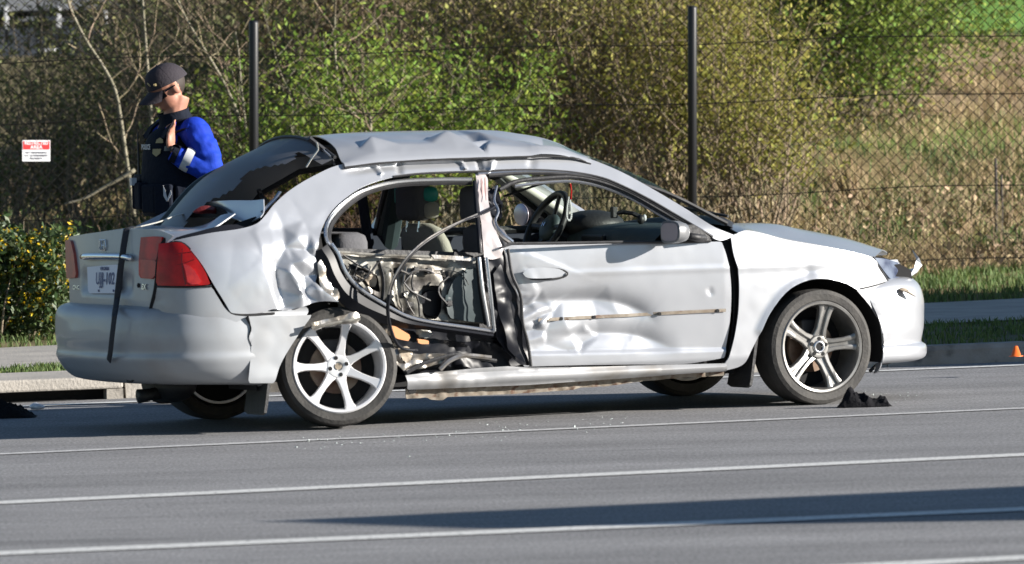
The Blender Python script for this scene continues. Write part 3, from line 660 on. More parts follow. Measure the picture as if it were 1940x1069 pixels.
# chrome bar
MB().tube([RF(x, y, .022) for x, y in resample([(154, 487), (170, 486), (205, 486), (235, 487), (249, 490)], 16)], [.010] + [.017] * 14 + [.010], 8, flat=1.).build('trim_bar', 'chrome', TR, True)
# emblem: an H inside a rounded frame
def strokes(name, px_lines, off, r, m, parent, closed=False):
    mb = MB()
    for L_ in px_lines: mb.tube([RF(x, y, off) for x, y in L_], r, 5)
    return mb.build(name, m, parent)
strokes('emblem', [[(189, 455), (188, 468), (191, 474), (199, 474), (201, 468), (200, 455), (189, 455)], [(192, 457), (193, 472)], [(198, 457), (197, 472)], [(192.5, 465), (197.5, 465)]], .008, .0035, 'badge', TR)
v0, v1 = RF(200, 540), RF(240, 540); xd = v1 - v0; yd = RF(215, 500) - RF(215, 560); yd = yd / np.linalg.norm(yd)
text('CIVIC', .030, RF(145, 545, .007), xd, yd, 'badge', TR, .003, .0008)
text('EX', .036, RF(273, 544, .007), xd, yd, 'badge', TR, .003, .001)
MB().lathe([(.0, 0), (.011, 0), (.011, .006)], 14, 'X', RF(261, 541, .010)).build('lock', 'void', TR)
# licence plate
pl = rear_plate('license_plate', [(166, 506), (225, 501), (225, 556), (168, 556)], 'plate', CAR, .006, .006, spline=False)
text('UJJ-102', .082, RF(199, 529, .0125), xd, yd, 'plate_ink', pl, .0005, .0012, .84)
text('VIRGINIA', .024, RF(198, 509.5, .0125), xd, yd, 'plate_ink', pl, .0005, .0005)
for p_ in ((186, 551), (214, 551)): MB().lathe([(0, 0), (.006, 0), (.006, .004)], 8, 'X', RF(*p_, .014)).build('plate_bolt', 'plate_ink', pl)
# ---- outer tail lamp on the body corner
tl = panel('tail_light', [(303, 463), (330, 461), (346, 462), (363, 478), (386, 510), (399, 540), (350, 542), (298, 541), (300, 505)], SIDE, 'red_lens', CAR, sp=.02, off=-.004, thick=.02, corner=40)
panel('reflector', [(347, 500), (364, 505), (385, 538), (356, 540), (352, 515)], SIDE, 'red_lens_bright', tl, sp=.03, off=-.0155, thick=.004, spline=False)
panel('reflector', [(305, 514), (318, 516), (316, 540), (300, 540)], SIDE, 'red_lens_bright', tl, sp=.03, off=-.0155, thick=.004, spline=False)
MB().tube([SP(*p, -.012) for p in ((350, 500), (368, 506), (384, 512))], .003, 4).build('lens_rib', 'red_lens', tl)
for q_ in ([(322, 463), (318, 500), (320, 541)], [(346, 464), (345, 500), (352, 540)], [(305, 505), (345, 500), (368, 492)], [(303, 484), (340, 480), (362, 478)]): MB().tube([SP(*p, -.0145) for p in resample(q_, 10)], .0028, 4).build('lens_rib', 'lamp_dark', tl)
MB().tube([SP(*p, -.004) for p in resample([(298, 543), (350, 544), (401, 542)], 10)], .006, 6).build('lamp_seal', 'black_rubber', CAR)
mb = MB().tube([SP(*p, .012) for p in resample([(317, 452), (308, 462), (300, 500), (296, 545), (287, 585)], 20)], .013, 6).tube([RF(*p, .0) for p in resample([(286, 587), (240, 589), (190, 588), (140, 585)], 20)], .007, 6); mb.build('trunk_gap', 'void', CAR)
# ---- rear bumper, wrapped round the tail
plan = [(-1.46, -.835), (-1.78, -.84), (-1.95, -.815), (-2.10, -.735), (-2.195, -.58), (-2.255, -.36), (-2.28, -.1), (-2.28, .12), (-2.258, .36), (-2.205, .57), (-2.105, .72), (-1.95, .81), (-1.70, .835)]
def bsec(z, ins, dz_side=0.):
    lim = -1.69 + max(0., z - .25) * .70
    return [np.array([min(x, lim if y < 0 else 9.) + ins * sm((-1.5 - x) / .5), y * (1 - ins * .75), z + dz_side * sm((x + 2.15) / .6)]) for x, y in plan]
secs = [bsec(.615, .075, -.025), bsec(.60, .03, -.02), bsec(.575, .012, -.01), bsec(.53, .004, 0), bsec(.46, .0), bsec(.395, .006), bsec(.365, .0), bsec(.33, .014), bsec(.29, .04), bsec(.255, .085, -.02), bsec(.24, .16, -.02)]
def bump_dent(p, u, v):
    return p + np.array([.004 * fbm(p[1] * 3, p[2] * 4, 1.), .004 * fbm(p[0] * 3, p[2] * 4, 2.), 0])
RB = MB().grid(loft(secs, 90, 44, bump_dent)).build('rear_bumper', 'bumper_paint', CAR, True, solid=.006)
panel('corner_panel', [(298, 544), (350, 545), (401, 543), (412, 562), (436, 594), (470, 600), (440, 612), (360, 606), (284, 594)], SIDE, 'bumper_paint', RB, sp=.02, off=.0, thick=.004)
mb = MB()
for a_, b_ in (((246, 618), (252, 640)), ((284, 627), (290, 640)), ((255, 640), (285, 655)), ((262, 650), (280, 652))): mb.tube([PX(*a_, -2.318 + .0 * a_[0]) if False else hit(a_[0], a_[1], lambda q: q[0] + 2.272 - .10 * (q[1] / .58) ** 2), hit(b_[0], b_[1], lambda q: q[0] + 2.272 - .10 * (q[1] / .58) ** 2)], .004, 5, flat=.5)
mb.build('scuff', 'rust_strip', RB)
# torn end of the bumper skin by the wheel
MB().tube([SP(*p, -.004) for p in resample([(468, 600), (475, 622), (471, 640), (477, 656)], 12)], [.018, .014, .011, .007, .008, .009, .008, .006, .005, .004, .003, .002], 6, flat=.4).build('bumper_tear', 'black_rubber', RB)
panel('bumper_return', [(470, 600), (592, 597), (572, 625), (550, 658), (532, 690), (520, 726), (470, 726), (476, 655)], SIDE, 'bumper_paint', RB, sp=.02, off=-.004, thick=.004, dent=lambda x, z: np.array([0, .004 * crumple(x, z, 6, 4.), 0]))
MB().tube([SP(*p, -.01) for p in resample([(262, 712), (246, 716), (240, 722), (246, 724), (256, 718)], 12)], .006, 6).build('tow_loop', 'black_plastic', CAR)
# ---- front door
d_poly = [(963, 470), (985, 465), (1100, 461), (1250, 460), (1367, 458), (1377, 485), (1384, 515), (1388, 555), (1387, 610), (1378, 678), (1350, 683), (1300, 690), (1200, 691), (1100, 693), (1008, 696), (1004, 672), (1002, 652), (993, 640), (1000, 622), (993, 608), (996, 592), (984, 580), (988, 562), (979, 550), (984, 533), (972, 520), (967, 500)]
dv = [valley([(985, 575), (1060, 568), (1160, 568), (1230, 592), (1262, 625)], .034, .040, .085), valley([(1040, 640), (1130, 632), (1220, 636), (1300, 668)], .030, .045, .05, .3),
      facets([(985, 548, 0.01), (1040, 548, 0), (1100, 548, 0), (988, 560, 0), (1030, 560, -0.008), (1080, 560, 0), (985, 572, 0.025), (1030, 572, 0.02), (1080, 572, 0.012), (1140, 572, 0.016), (1000, 582, 0.055), (1020, 582, 0.03), (1060, 582, 0), (996, 592, 0), (1030, 592, -0.008), (1065, 592, 0.012), (998, 603, 0.012), (1035, 603, 0.016), (1080, 603, 0), (1000, 614, 0), (1040, 614, -0.012), (1085, 614, -0.005), (1120, 614, 0), (998, 626, 0.032), (1030, 626, 0.022), (1050, 626, 0.012), (1090, 626, -0.014), (1125, 626, -0.012), (1000, 638, 0.02), (1045, 638, 0), (1100, 638, -0.004), (1150, 638, 0), (1002, 652, 0), (1050, 652, 0.012), (1120, 652, 0.012), (955, 470, 0), (962, 520, 0.01), (1000, 500, 0.0), (1020, 482, -0.004), (1060, 530, 0), (1160, 540, 0), (1185, 600, 0), (1185, 640, 0), (1110, 674, 0), (1003, 674, 0), (972, 540, 0.015)], .005), crease([(1345, 545), (1352, 560)], .006, .02)]
dc = S2(1000, 590)
def d_dent(x, z):
    d = sum(f(x, z) for f in dv)
    d += .065 * max(0., _b[0] - x) + .07 * max(0., .84 - z)
    e = gauss(x, z, dc, .09, .22); d += .006 * e * crumple(x, z, 13., 9.) + .03 * e * sm((S2c - x) / .12)
    zz = z - (.245 + .0 * x)
    d += -.010 * sm((zl(x) - z) / .012) + .0015 * fbm(x * 4, z * 4, 6.) - .004 * math.exp(-((z - zb(x)) / .012) ** 2) * sm((x + .12) / .2)
    return np.array([0, d, 0])
S2c = S2(1005, 590)[0]
_a, _b = S2(1010, 668), S2(1378, 660); zl = lambda x: _a[1] + (_b[1] - _a[1]) * (x - _a[0]) / (_b[0] - _a[0])
_c, _d = S2(1080, 519), S2(1385, 508); zb = lambda x: _c[1] + (_d[1] - _c[1]) * (x - _c[0]) / (_d[0] - _c[0])
FD = panel('front_door', d_poly, SIDE, 'paint', CAR, sp=.011, dent=d_dent, thick=.008, off=-.004)
# rust strip where the moulding was
def dstick(px, py, o=-.012):
    h = SP(px, py); return hit(px, py, lambda q: q[1] - SIDE(q[0], q[2]) - (d_dent(h[0], h[2])[1] - .004 + o))
MB().grid([[dstick(x, y + s, -.012) for x, y in resample([(1020, 607), (1100, 602), (1200, 597), (1290, 592), (1375, 588)], 40)] for s in (-3, 3)]).build('moulding_track', 'rust_strip', FD, solid=.003)
for hx, hy in ((1064, 604), (1126, 601), (1250, 595), (1360, 589)):
    MB().lathe([(0, 0), (.009, 0), (.009, .004)], 10, 'Y', dstick(hx, hy, -.018)).build('clip_hole', 'void', FD)
# handle: flap in a recessed oval
hp = [(999, 519), (1004, 511), (1020, 508), (1050, 508), (1068, 511), (1077, 517), (1070, 523), (1050, 527), (1020, 528), (1004, 526)]
hd = panel('handle', hp, SIDE, 'paint', FD, sp=.02, off=-.016, thick=.010, dent=lambda x, z: d_dent(x, z) * .6)
MB().tube([dstick(x, y, -.014) for x, y in resample([(p[0], p[1] + 1.5) for p in hp] + [(999, 520)], 40)], .0045, 6).build('handle_shadow_gap', 'black_plastic', FD)
MB().lathe([(0, 0), (.009, 0), (.009, .006)], 12, 'Y', dstick(1016, 519, -.022)).build('keyhole', 'dull_chrome', FD)
# sill trim of the window and the window frame of the door
MB().tube([SP(x, y, -.006) for x, y in resample([(962, 462), (1060, 461), (1180, 459), (1262, 459), (1345, 457)], 24)], .008, 6).build('window_sill_trim', 'black_rubber', FD)
wf = [(945, 360), (975, 345), (1030, 338), (1090, 336), (1140, 346), (1190, 365), (1240, 393), (1290, 423), (1345, 456)]
WY = lambda px, py, o: SP(px, py, o)
MB().tube([WY(x, y, .02) for x, y in resample(wf, 40)], .016, 8, flat=.7).build('window_frame', 'black_plastic', FD)
MB().tube([WY(x, y + 8, .035) for x, y in resample(wf[1:], 40)], .009, 6).build('window_frame', 'dull_chrome', FD)
MB().tube([WY(x, y - 8, .004) for x, y in resample([(905, 338), (1000, 333), (1080, 336), (1140, 346), (1180, 362), (1230, 387), (1290, 422), (1350, 456)], 40)], .011, 6, flat=.7).build('door_seal', 'dull_chrome', CAR)
MB().tube([WY(x, y - 3, .008) for x, y in resample([(925, 336), (1000, 331), (1080, 334), (1140, 344), (1180, 360), (1230, 385), (1290, 420), (1356, 458)], 40)], .010, 6).build('door_seal', 'black_rubber', CAR)
MB().tube([WY(x, y - 1, -.004) for x, y in resample([(745, 336), (800, 330), (905, 326), (1000, 323), (1080, 327), (1140, 338), (1180, 354), (1230, 379), (1290, 414), (1350, 450)], 60)], .006, 6).build('drip_rail', 'black_rubber', CAR)
# sail triangle and mirror
panel('mirror_base', [(1258, 458), (1300, 426), (1312, 426), (1352, 456)], SIDE, 'black_plastic', FD, sp=.05, off=-.004, thick=.02, spline=False)
mc = P(1282, 440, -.93)
rows = []
for x, ry, rz in ((-.050, .096, .056), (-.046, .104, .064), (-.01, .104, .064), (.03, .090, .054), (.052, .062, .036), (.06, .02, .012)):
    rows.append([np.array([x, ry * math.copysign(abs(math.cos(u_)) ** .6, math.cos(u_)), rz * math.copysign(abs(math.sin(u_)) ** .6, math.sin(u_)) * (1 + .12 * math.cos(u_))]) for u_ in np.linspace(0, 2 * math.pi, 28, endpoint=False)])
MI = MB().grid(rows, True); MI.add(rows[-1], [tuple(range(28))]); MI.add(rows[0], [tuple(range(28))]); MI = MI.build('door_mirror', 'mirror_shell', FD, True, sharp=50); MI.scale = (.82, .82, .86); MI.location = Vector(mc); MI.rotation_euler = (0, .05, .12)
MB().grid([[np.array([-.052, .090 * k * math.copysign(abs(math.cos(u_)) ** .6, math.cos(u_)), .051 * k * math.copysign(abs(math.sin(u_)) ** .6, math.sin(u_))]) for u_ in np.linspace(0, 2 * math.pi, 28, endpoint=False)] for k in (0.01, 1.)], True).build('mirror_glass', 'mirror_face', MI)
MB().tube([P(1305, 448, -.88), P(1330, 452, -.83)], [.03, .034], 8, flat=.6).build('mirror_arm', 'black_plastic', FD, True)
# black jamb opened up between door and wing
jl = [(1364, 455), (1376, 480), (1385, 510), (1390, 550), (1389, 610), (1380, 676)]; jr = [(1390, 452), (1398, 480), (1406, 512), (1408, 556), (1404, 612), (1388, 684)]
MB().grid([[SP(x, y, .03) for x, y in resample(jl, 24)], [SP((a + c) / 2, (b + d) / 2, .045) for (a, b), (c, d) in zip(resample(jl, 24), resample(jr, 24))], [SP(x, y, .02) for x, y in resample(jr, 24)]]).build('door_jamb', 'void', CAR, True, solid=.006)
# ---- front wing
w_poly = [(1384, 447), (1417, 438), (1490, 455), (1572, 470), (1652, 489), (1668, 512), (1681, 533), (1672, 541), (1630, 548), (1622, 549), (1602, 538), (1564, 529), (1527, 532), (1490, 552), (1458, 592), (1441, 627), (1425, 660), (1408, 690), (1370, 703), (1372, 690), (1381, 677), (1396, 612), (1400, 557), (1398, 512), (1389, 480)]
arch = polyfield([(1441, 627), (1458, 592), (1490, 552), (1527, 532), (1564, 529), (1602, 538), (1622, 549)])
def w_dent(x, z):
    d, s = arch(x, z); a = -.012 * math.exp(-(d / .02) ** 2)
    return np.array([0, a + .0022 * fbm(x * 5, z * 5, 3.) - .005 * math.exp(-((z - zb(x)) / .015) ** 2) + .008 * gauss(x, z, S2(1530, 515), .03, .03) + .010 * gauss(x, z, S2(1600, 500), .05, .04), 0])
panel('front_wing', w_poly, SIDE, 'paint', CAR, sp=.014, dent=w_dent, thick=.006)
# ---- bonnet
hl = [SP(x, y) for x, y in ((1398, 442), (1417, 437), (1490, 454), (1572, 469), (1656, 488))]
ht = [P(x, y, .0) for x, y in ((1440, 424), (1490, 436), (1546, 446), (1602, 459), (1668, 483))]
ht = [np.array([a[0] if i else .98, 0., b[2] + .0]) for i, (a, b) in enumerate(zip(ht, ht))]
hr_ = [np.array([p[0], -p[1], p[2]]) for p in hl]
hm = [a * .5 + b * .5 + np.array([.03, 0, .028]) for a, b in zip(hl, ht)]; hm2 = [np.array([p[0], -p[1], p[2]]) for p in hm]
MB().grid(loft([hl, hm, ht, hm2, hr_], 40, 40)).build('bonnet', 'paint', CAR, True, solid=.006)
mb = MB(); cw = [np.array([.86, -.66, .885]), np.array([1.0, -.35, .915]), np.array([1.03, 0, .925]), np.array([1.0, .35, .915]), np.array([.86, .66, .885])]
mb.grid(loft([[p + np.array([-.09, 0, -.02]) for p in cw], [p + np.array([0, 0, .012]) for p in cw], [p + np.array([.08, 0, -.03]) for p in cw]], 20, 8)); mb.build('cowl', 'black_plastic', CAR, True)
MB().ball(P(1404, 436, -.58), (.05, .06, .022), 14, 8).build('wiper_cap', 'black_plastic', CAR, True)
mb = MB(); mb.tube([np.array([.98, -.45, .935]), np.array([.80, -.1, 1.0]), np.array([.72, .15, 1.03])], .008, 5); mb.build('wiper', 'black_plastic', CAR)
# ---- front bumper
def front_x(y, z):
    return 2.06 - .20 * (abs(y) / .70) ** 2.4 - (.05 * ((z - .42) / .2) ** 2 if z > .42 else 0)
fplan = [(1.50, -.80), (1.64, -.80), (1.78, -.775), (1.90, -.71), (1.995, -.57), (2.065, -.36), (2.095, -.12), (2.095, .12), (2.065, .36), (1.995, .56), (1.90, .69), (1.72, .78), (1.55, .81)]
def fsec(z, ins, dz=0): return [np.array([x - ins * sm((x - 1.5) / .3), y * (1 - ins * .6), z + dz * sm((x - 1.6) / .25)]) for x, y in fplan]
fs_ = [fsec(.585, .12, .02), fsec(.575, .06, .02), fsec(.55, .02, .01), fsec(.49, .0), fsec(.42, .0), fsec(.35, .004), fsec(.30, .014), fsec(.275, .016), fsec(.262, -.004), fsec(.235, -.008), fsec(.205, .0), fsec(.19, .04), fsec(.185, .10)]
rows = loft(fs_, 80, 44)
ac, ar = (1.27, .285), .372
rows = [[p if math.hypot(p[0] - ac[0], p[2] - ac[1]) > ar or p[0] > 1.8 else np.array([ac[0] + (p[0] - ac[0]) * ar / max(.05, math.hypot(p[0] - ac[0], p[2] - ac[1])), p[1], ac[1] + (p[2] - ac[1]) * ar / max(.05, math.hypot(p[0] - ac[0], p[2] - ac[1]))]) for p in r] for r in rows]
mb = MB(); n = 80; vs = [p for r in rows for p in r]; fs = []
for i in range(43):
    for k in range(79):
        ids = (i * n + k, i * n + k + 1, (i + 1) * n + k + 1, (i + 1) * n + k); c = sum(vs[j] for j in ids) / 4
        fs.append(ids)
mb.add(vs, fs); FB = mb.build('front_bumper', 'paint', CAR, True, solid=.006)
panel('bumper_corner', [(1622, 549), (1640, 545), (1681, 535), (1700, 537), (1735, 548), (1748, 565), (1752, 600), (1700, 640), (1686, 686), (1680, 650), (1672, 622), (1650, 583)], SIDE, 'paint', FB, sp=.02, off=-.002, thick=.005)
MB().tube([SP(x, y, -.006) for x, y in resample([(1684, 538), (1706, 546), (1734, 562)], 10)], [.006, .014, .022, .026, .026, .024, .020, .016, .010, .004], 6, flat=.35).build('scrape', 'torn_tan', FB)
MB().tube([P(x, y, -.74) for x, y in resample([(1686, 686), (1672, 688), (1662, 692), (1648, 704)], 10)], .010, 5).build('bumper_bracket', 'black_plastic', FB)
MB().tube([SP(x, y, -.004) for x, y in resample([(1622, 549), (1650, 543), (1682, 534)], 12)], .004, 5).build('bumper_seam', 'black_rubber', FB)
# grille and far lamp, unseen from the side but part of the nose
MB().box((1.86, -.34, .585), (1.90, .34, .665)).build('grille', 'black_plastic', CAR)
MB().ball((1.74, .62, .655), (.16, .13, .06), 16, 10).build('headlight', 'lamp_lens', CAR, True)
# broken near headlamp
panel('headlight', [(1653, 489), (1674, 491), (1700, 499), (1722, 512), (1712, 524), (1699, 531), (1684, 531), (1668, 511)], SIDE, 'lamp_lens', CAR, sp=.02, off=.02, thick=.03, spline=False)
mb = MB(); mb.prism([P(x, y, -.62) for x, y in ((1640, 480), (1690, 492), (1726, 512), (1730, 545), (1690, 545))], (0, .35, 0)); mb.build('lamp_housing', 'void', CAR)
MB().tube([SP(x, y, .0) for x, y in ((1653, 488), (1668, 512), (1682, 534))], .008, 6).build('lamp_seal', 'black_rubber', CAR)
def flake(name, px, Y, m, dy=.02):
    pts = [P(x, y, Y + dy * math.sin(i * 2.1)) for i, (x, y) in enumerate(px)]; return MB().prism(pts, (0, .006, 0)).build(name, m, CAR)
flake('lamp_shard', [(1700, 528), (1716, 512), (1732, 508), (1737, 492), (1729, 474), (1741, 488), (1747, 503), (1738, 516), (1720, 528), (1706, 534)], -.60, 'shard')
flake('lamp_shard', [(1682, 493), (1700, 492), (1704, 500), (1688, 501)], -.66, 'shard')
flake('lamp_shard', [(1718, 531), (1730, 528), (1736, 538), (1724, 541)], -.55, 'shard')
flake('lamp_shard', [(1684, 532), (1700, 534), (1712, 528), (1716, 538), (1694, 545)], -.64, 'primer')
# ------------------------------------------------------------------ torn rear door opening
RS = lambda pts, n=40, **k: resample(pts, n, **k)
def LT(pts, off, n=40): return [SP(x, y, off) for x, y in RS(pts, n)]
# bright inner edge round the window opening of the rear door
arch_in = [(641, 480), (622, 462), (617, 440), (622, 420), (640, 396), (668, 372), (705, 356), (755, 345), (830, 341), (893, 341)]
MB().tube(LT(arch_in, .03), .013, 8, flat=.8).build('door_frame', 'dull_chrome', CAR)
MB().tube(LT([(x + (6 if x < 700 else 0), y + 6) for x, y in arch_in], .05), .012, 6).build('door_frame', 'black_rubber', CAR)
lower = [(628, 462), (641, 482), (655, 516), (679, 545), (730, 578), (773, 600), (820, 611), (875, 619), (936, 628)]
MB().tube(LT(lower, -.012, 50), .009, 8).build('window_edge', 'dull_chrome', CAR)
bandw = lambda t: .045 * (1 - sm((t - .35) / .35)) + .016
L2 = LT([(x - (10 if y < 560 else 3), y + (6 if y > 520 else 2)) for x, y in lower], .0, 50)
mb = MB(); up_, dn_ = [], []
for i, p in enumerate(L2):
    t_ = L2[min(i + 1, 49)] - L2[max(i - 1, 0)]; nn = np.array([t_[2], 0, -t_[0]]); nn /= np.linalg.norm(nn) + 1e-9; nn = -nn if nn[0] > 0 else nn
    wd_ = bandw(i / 49); up_.append(p - nn * .008 + np.array([0, -.002, 0])); dn_.append(p + nn * wd_ * 1.3 + np.array([0, .02, 0]))
mb.grid([up_, [(a + b) / 2 + np.array([0, -.022, 0]) for a, b in zip(up_, dn_)], dn_]); mb.build('rubber_band', 'black_gloss', CAR, True, solid=.008)
# upright bright channels by the middle pillar
MB().tube(LT([(907, 488), (914, 550), (926, 619)], -.012), .010, 8).build('glass_channel', 'dull_chrome', CAR)
MB().tube(LT([(921, 488), (928, 550), (936, 628)], -.02), .013, 8, flat=.7).build('glass_channel', 'dull_chrome', CAR)
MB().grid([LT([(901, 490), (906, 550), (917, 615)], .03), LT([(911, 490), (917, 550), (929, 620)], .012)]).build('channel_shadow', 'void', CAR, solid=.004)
MB().tube(LT([(899, 344), (903, 400), (910, 480)], .0), .011, 8).build('door_frame', 'black_gloss', CAR)
# inner door panel left hanging in the opening
ip = [(640, 482), (700, 482), (816, 487), (905, 492), (912, 560), (922, 614), (860, 610), (790, 600), (740, 576), (690, 545), (662, 518), (650, 496)]
cr_ = [crease([(770, 500), (775, 560), (790, 600)], .03, .05, .05), crease([(745, 500), (760, 590)], -.03, .04, .05), crease([(830, 500), (870, 520), (890, 560)], .02, .06)]
def ip_dent(x, z): return np.array([0, sum(f(x, z) for f in cr_) + .014 * crumple(x, z, 9, 12.), 0])
IPN = panel('inner_door_panel', ip, SIDE, 'primer', CAR, sp=.016, off=.09, dent=ip_dent, thick=.004, holes=[[(803, 541), (832, 541), (837, 548), (836, 590), (828, 606), (806, 604), (801, 590), (800, 548)], [(660, 498), (700, 514), (716, 522), (722, 556), (700, 545), (676, 524)], [(870, 560), (900, 548), (908, 590), (880, 600)], [(776, 572), (786, 572), (786, 584), (776, 584)], [(748, 508), (762, 506), (764, 520), (750, 522)]])
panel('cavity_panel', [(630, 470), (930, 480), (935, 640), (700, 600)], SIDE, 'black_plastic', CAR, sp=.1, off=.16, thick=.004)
panel('tan_bracket', [(690, 520), (705, 516), (716, 530), (712, 546), (696, 540)], SIDE, 'torn_tan', CAR, sp=.02, off=.08, thick=.02, dent=lambda x, z: np.array([0, .02 * crumple(x, z, 20, 1.), 0]))
MB().tube(LT([(647, 482), (675, 500), (706, 517)], .05, 10), .010, 6, flat=.5).build('support_bar', 'bare_metal', IPN)
MB().tube(LT([(700, 520), (716, 498), (724, 492)], .05, 10), .009, 6, flat=.5).build('support_bar', 'bare_metal', IPN)
MB().tube(LT([(716, 494), (724, 520), (726, 545), (724, 568)], .055, 12), .014, 6, flat=.6).build('support_bar', 'black_plastic', IPN)
MB().tube(LT([(641, 478), (720, 484), (816, 487)], .06, 12), .009, 6).build('ledge', 'primer', IPN)
panel('ledge_plate', [(816, 483), (875, 486), (905, 490), (905, 496), (816, 490)], SIDE, 'bare_metal', IPN, sp=.03, off=.05, thick=.01, spline=False)
for k, pts in enumerate(([(758, 512), (775, 520), (790, 512), (812, 513), (822, 518)], [(822, 514), (850, 512), (876, 522), (888, 540)], [(770, 505), (764, 540), (772, 575), (784, 596)], [(786, 505), (780, 540), (792, 570), (795, 600)], [(650, 500), (672, 520), (690, 530)])):
    MB().tube(LT(pts, .06 + .004 * k, 14), .005 if k != 1 else .0025, 5).build('loose_wire', 'black_plastic' if k % 2 else 'bare_metal', IPN)
for p_ in ((787, 512), (812, 513), (764, 560), (850, 575)):
    MB().box(*(lambda c: (c - .014, c + .014))(SP(*p_, .075))).build('clip', 'black_plastic', IPN, bevel=.004)
panel('inner_shade', [(862, 528), (890, 512), (908, 506), (914, 560), (922, 612), (880, 608), (850, 602), (846, 570)], SIDE, 'dash', IPN, sp=.03, off=.07, thick=.01, dent=lambda x, z: np.array([0, .012 * crumple(x, z, 8, 19.), 0]))  # dark overlay standing in for the shadow across the panel's right part
MB().lathe([(.0, 0), (.062, 0), (.066, .01), (.05, .03), (.0, .035)], 24, 'Y', SP(818, 575, .14)).build('speaker', 'black_gloss', IPN)
# torn sheet metal between the quarter panel, the wheel and the sill
def scrap(name, poly, off, m, amp=.03, k=11., seed=1., sp=.016, tilt=0.):
    c0 = S2(*poly[0]); return panel(name, poly, SIDE, m, CAR, sp=sp, off=off, thick=.004, spline=False, dent=lambda x, z: np.array([.3 * amp * noise.noise(Vector((x * k, z * k, seed + 3))), amp * crumple(x, z, k, seed) + tilt * (z - c0[1]), .25 * amp * noise.noise(Vector((x * k, z * k, seed + 8)))]))
scrap('torn_sheet', [(604, 500), (612, 490), (622, 500), (630, 520), (642, 545), (650, 560), (640, 572), (618, 560), (606, 535)], -.005, 'bare_metal', .02, 14, 2.)
scrap('torn_sheet', [(622, 500), (640, 512), (660, 545), (700, 580), (742, 610), (748, 640), (720, 625), (690, 605), (650, 580), (638, 556)], .03, 'torn_tan', .035, 12, 5.)
scrap('torn_sheet', [(640, 565), (668, 580), (700, 604), (735, 628), (760, 662), (768, 700), (752, 690), (735, 650), (705, 618), (668, 596), (645, 585)], .05, 'primer', .03, 13, 8.)
scrap('torn_sheet', [(745, 655), (770, 668), (800, 672), (830, 668), (858, 672), (838, 690), (800, 698), (768, 706), (750, 690)], .0, 'bare_metal', .03, 16, 11.)
scrap('torn_sheet', [(690, 590), (740, 605), (800, 622), (880, 634), (936, 642), (940, 668), (860, 668), (780, 660), (740, 640)], .09, 'black_gloss', .02, 9, 14., .025)
scrap('inner_sill', [(745, 640), (940, 650), (1000, 692), (900, 700), (770, 712), (755, 690)], .07, 'black_gloss', .03, 10, 17., .025)
scrap('torn_sheet', [(757, 660), (775, 655), (786, 668), (778, 690), (765, 684)], -.01, 'torn_tan', .02, 18, 21.)
scrap('torn_sheet', [(788, 616), (815, 622), (822, 634), (806, 642), (790, 634)], .05, 'primer', .02, 20, 23.)
for poly in ([(736, 618), (746, 617), (778, 636), (774, 647), (748, 641)], [(790, 642), (812, 645), (814, 652), (792, 652)]):
    panel('lamp_fragment', poly, SIDE, 'orange_part', CAR, sp=.02, off=.02, thick=.012, spline=False)
scrap('arch_strip', [(588, 612), (625, 604), (655, 596), (676, 590), (684, 600), (678, 612), (640, 616), (610, 622), (596, 628)], -.055, 'bare_metal', .012, 18, 27., .012)
MB().tube(LT([(590, 622), (625, 614), (660, 608), (682, 604)], -.062, 14), .008, 6).build('arch_strip_edge', 'primer', CAR)
mb = MB(); mb.tube(LT([(770, 706), (800, 690), (835, 678), (865, 672), (900, 678), (940, 684)], -.01, 20), .010, 6); mb.build('hose', 'black_plastic', CAR)
mb = MB(); mb.tube(LT([(834, 700), (848, 686), (868, 676), (890, 674), (930, 678)], -.02, 16), .012, 6); mb.build('hose', 'bare_metal', CAR)
for k_ in range(9):
    cx, cy = random.uniform(655, 900), random.uniform(500, 590)
    if cy > 520 + (cx - 650) * .42 + 20: cy -= 40
    s_ = random.uniform(9, 20); q_ = [(cx + s_ * math.cos(a_) * random.uniform(.5, 1.2), cy + .8 * s_ * math.sin(a_) * random.uniform(.5, 1.2)) for a_ in np.linspace(0, 2 * math.pi, 6)[:-1]]
    scrap('torn_sheet', q_, random.uniform(.03, .07), ('primer', 'black_plastic', 'bare_metal', 'dash')[k_ % 4], .03, 22, 60. + k_, .014)
for k_ in range(4):
    x0_, y0_ = random.uniform(660, 860), random.uniform(498, 540); MB().tube(LT([(x0_, y0_), (x0_ + random.uniform(-20, 20), y0_ + 18), (x0_ + random.uniform(-30, 30), y0_ + 34), (x0_ + random.uniform(-26, 36), y0_ + 52)], random.uniform(.02, .05), 12), random.choice((.003, .005)), 5).build('loose_wire', 'black_plastic', IPN)
# sprung weather strip bowing out of the opening
MB().tube([P(x, y, Y) for x, y, Y in RS([(942, 388, -.68), (915, 404, -.76), (880, 417, -.84), (845, 435, -.90), (800, 463, -.95), (768, 495, -.97), (744, 535, -.97), (735, 575, -.96), (737, 610, -.94), (748, 645, -.92), (762, 660, -.88), (790, 664, -.84)], 60)], .011, 8, flat=.7).build('sprung_weatherstrip', 'black_gloss', CAR, True)
MB().tube([P(x - 1, y - 2, Y - .006) for x, y, Y in RS([(905, 408, -.79), (845, 435, -.91), (800, 463, -.96), (768, 495, -.98), (744, 535, -.98), (737, 560, -.97)], 40)], .005, 6).build('sprung_weatherstrip', 'bare_metal', CAR)
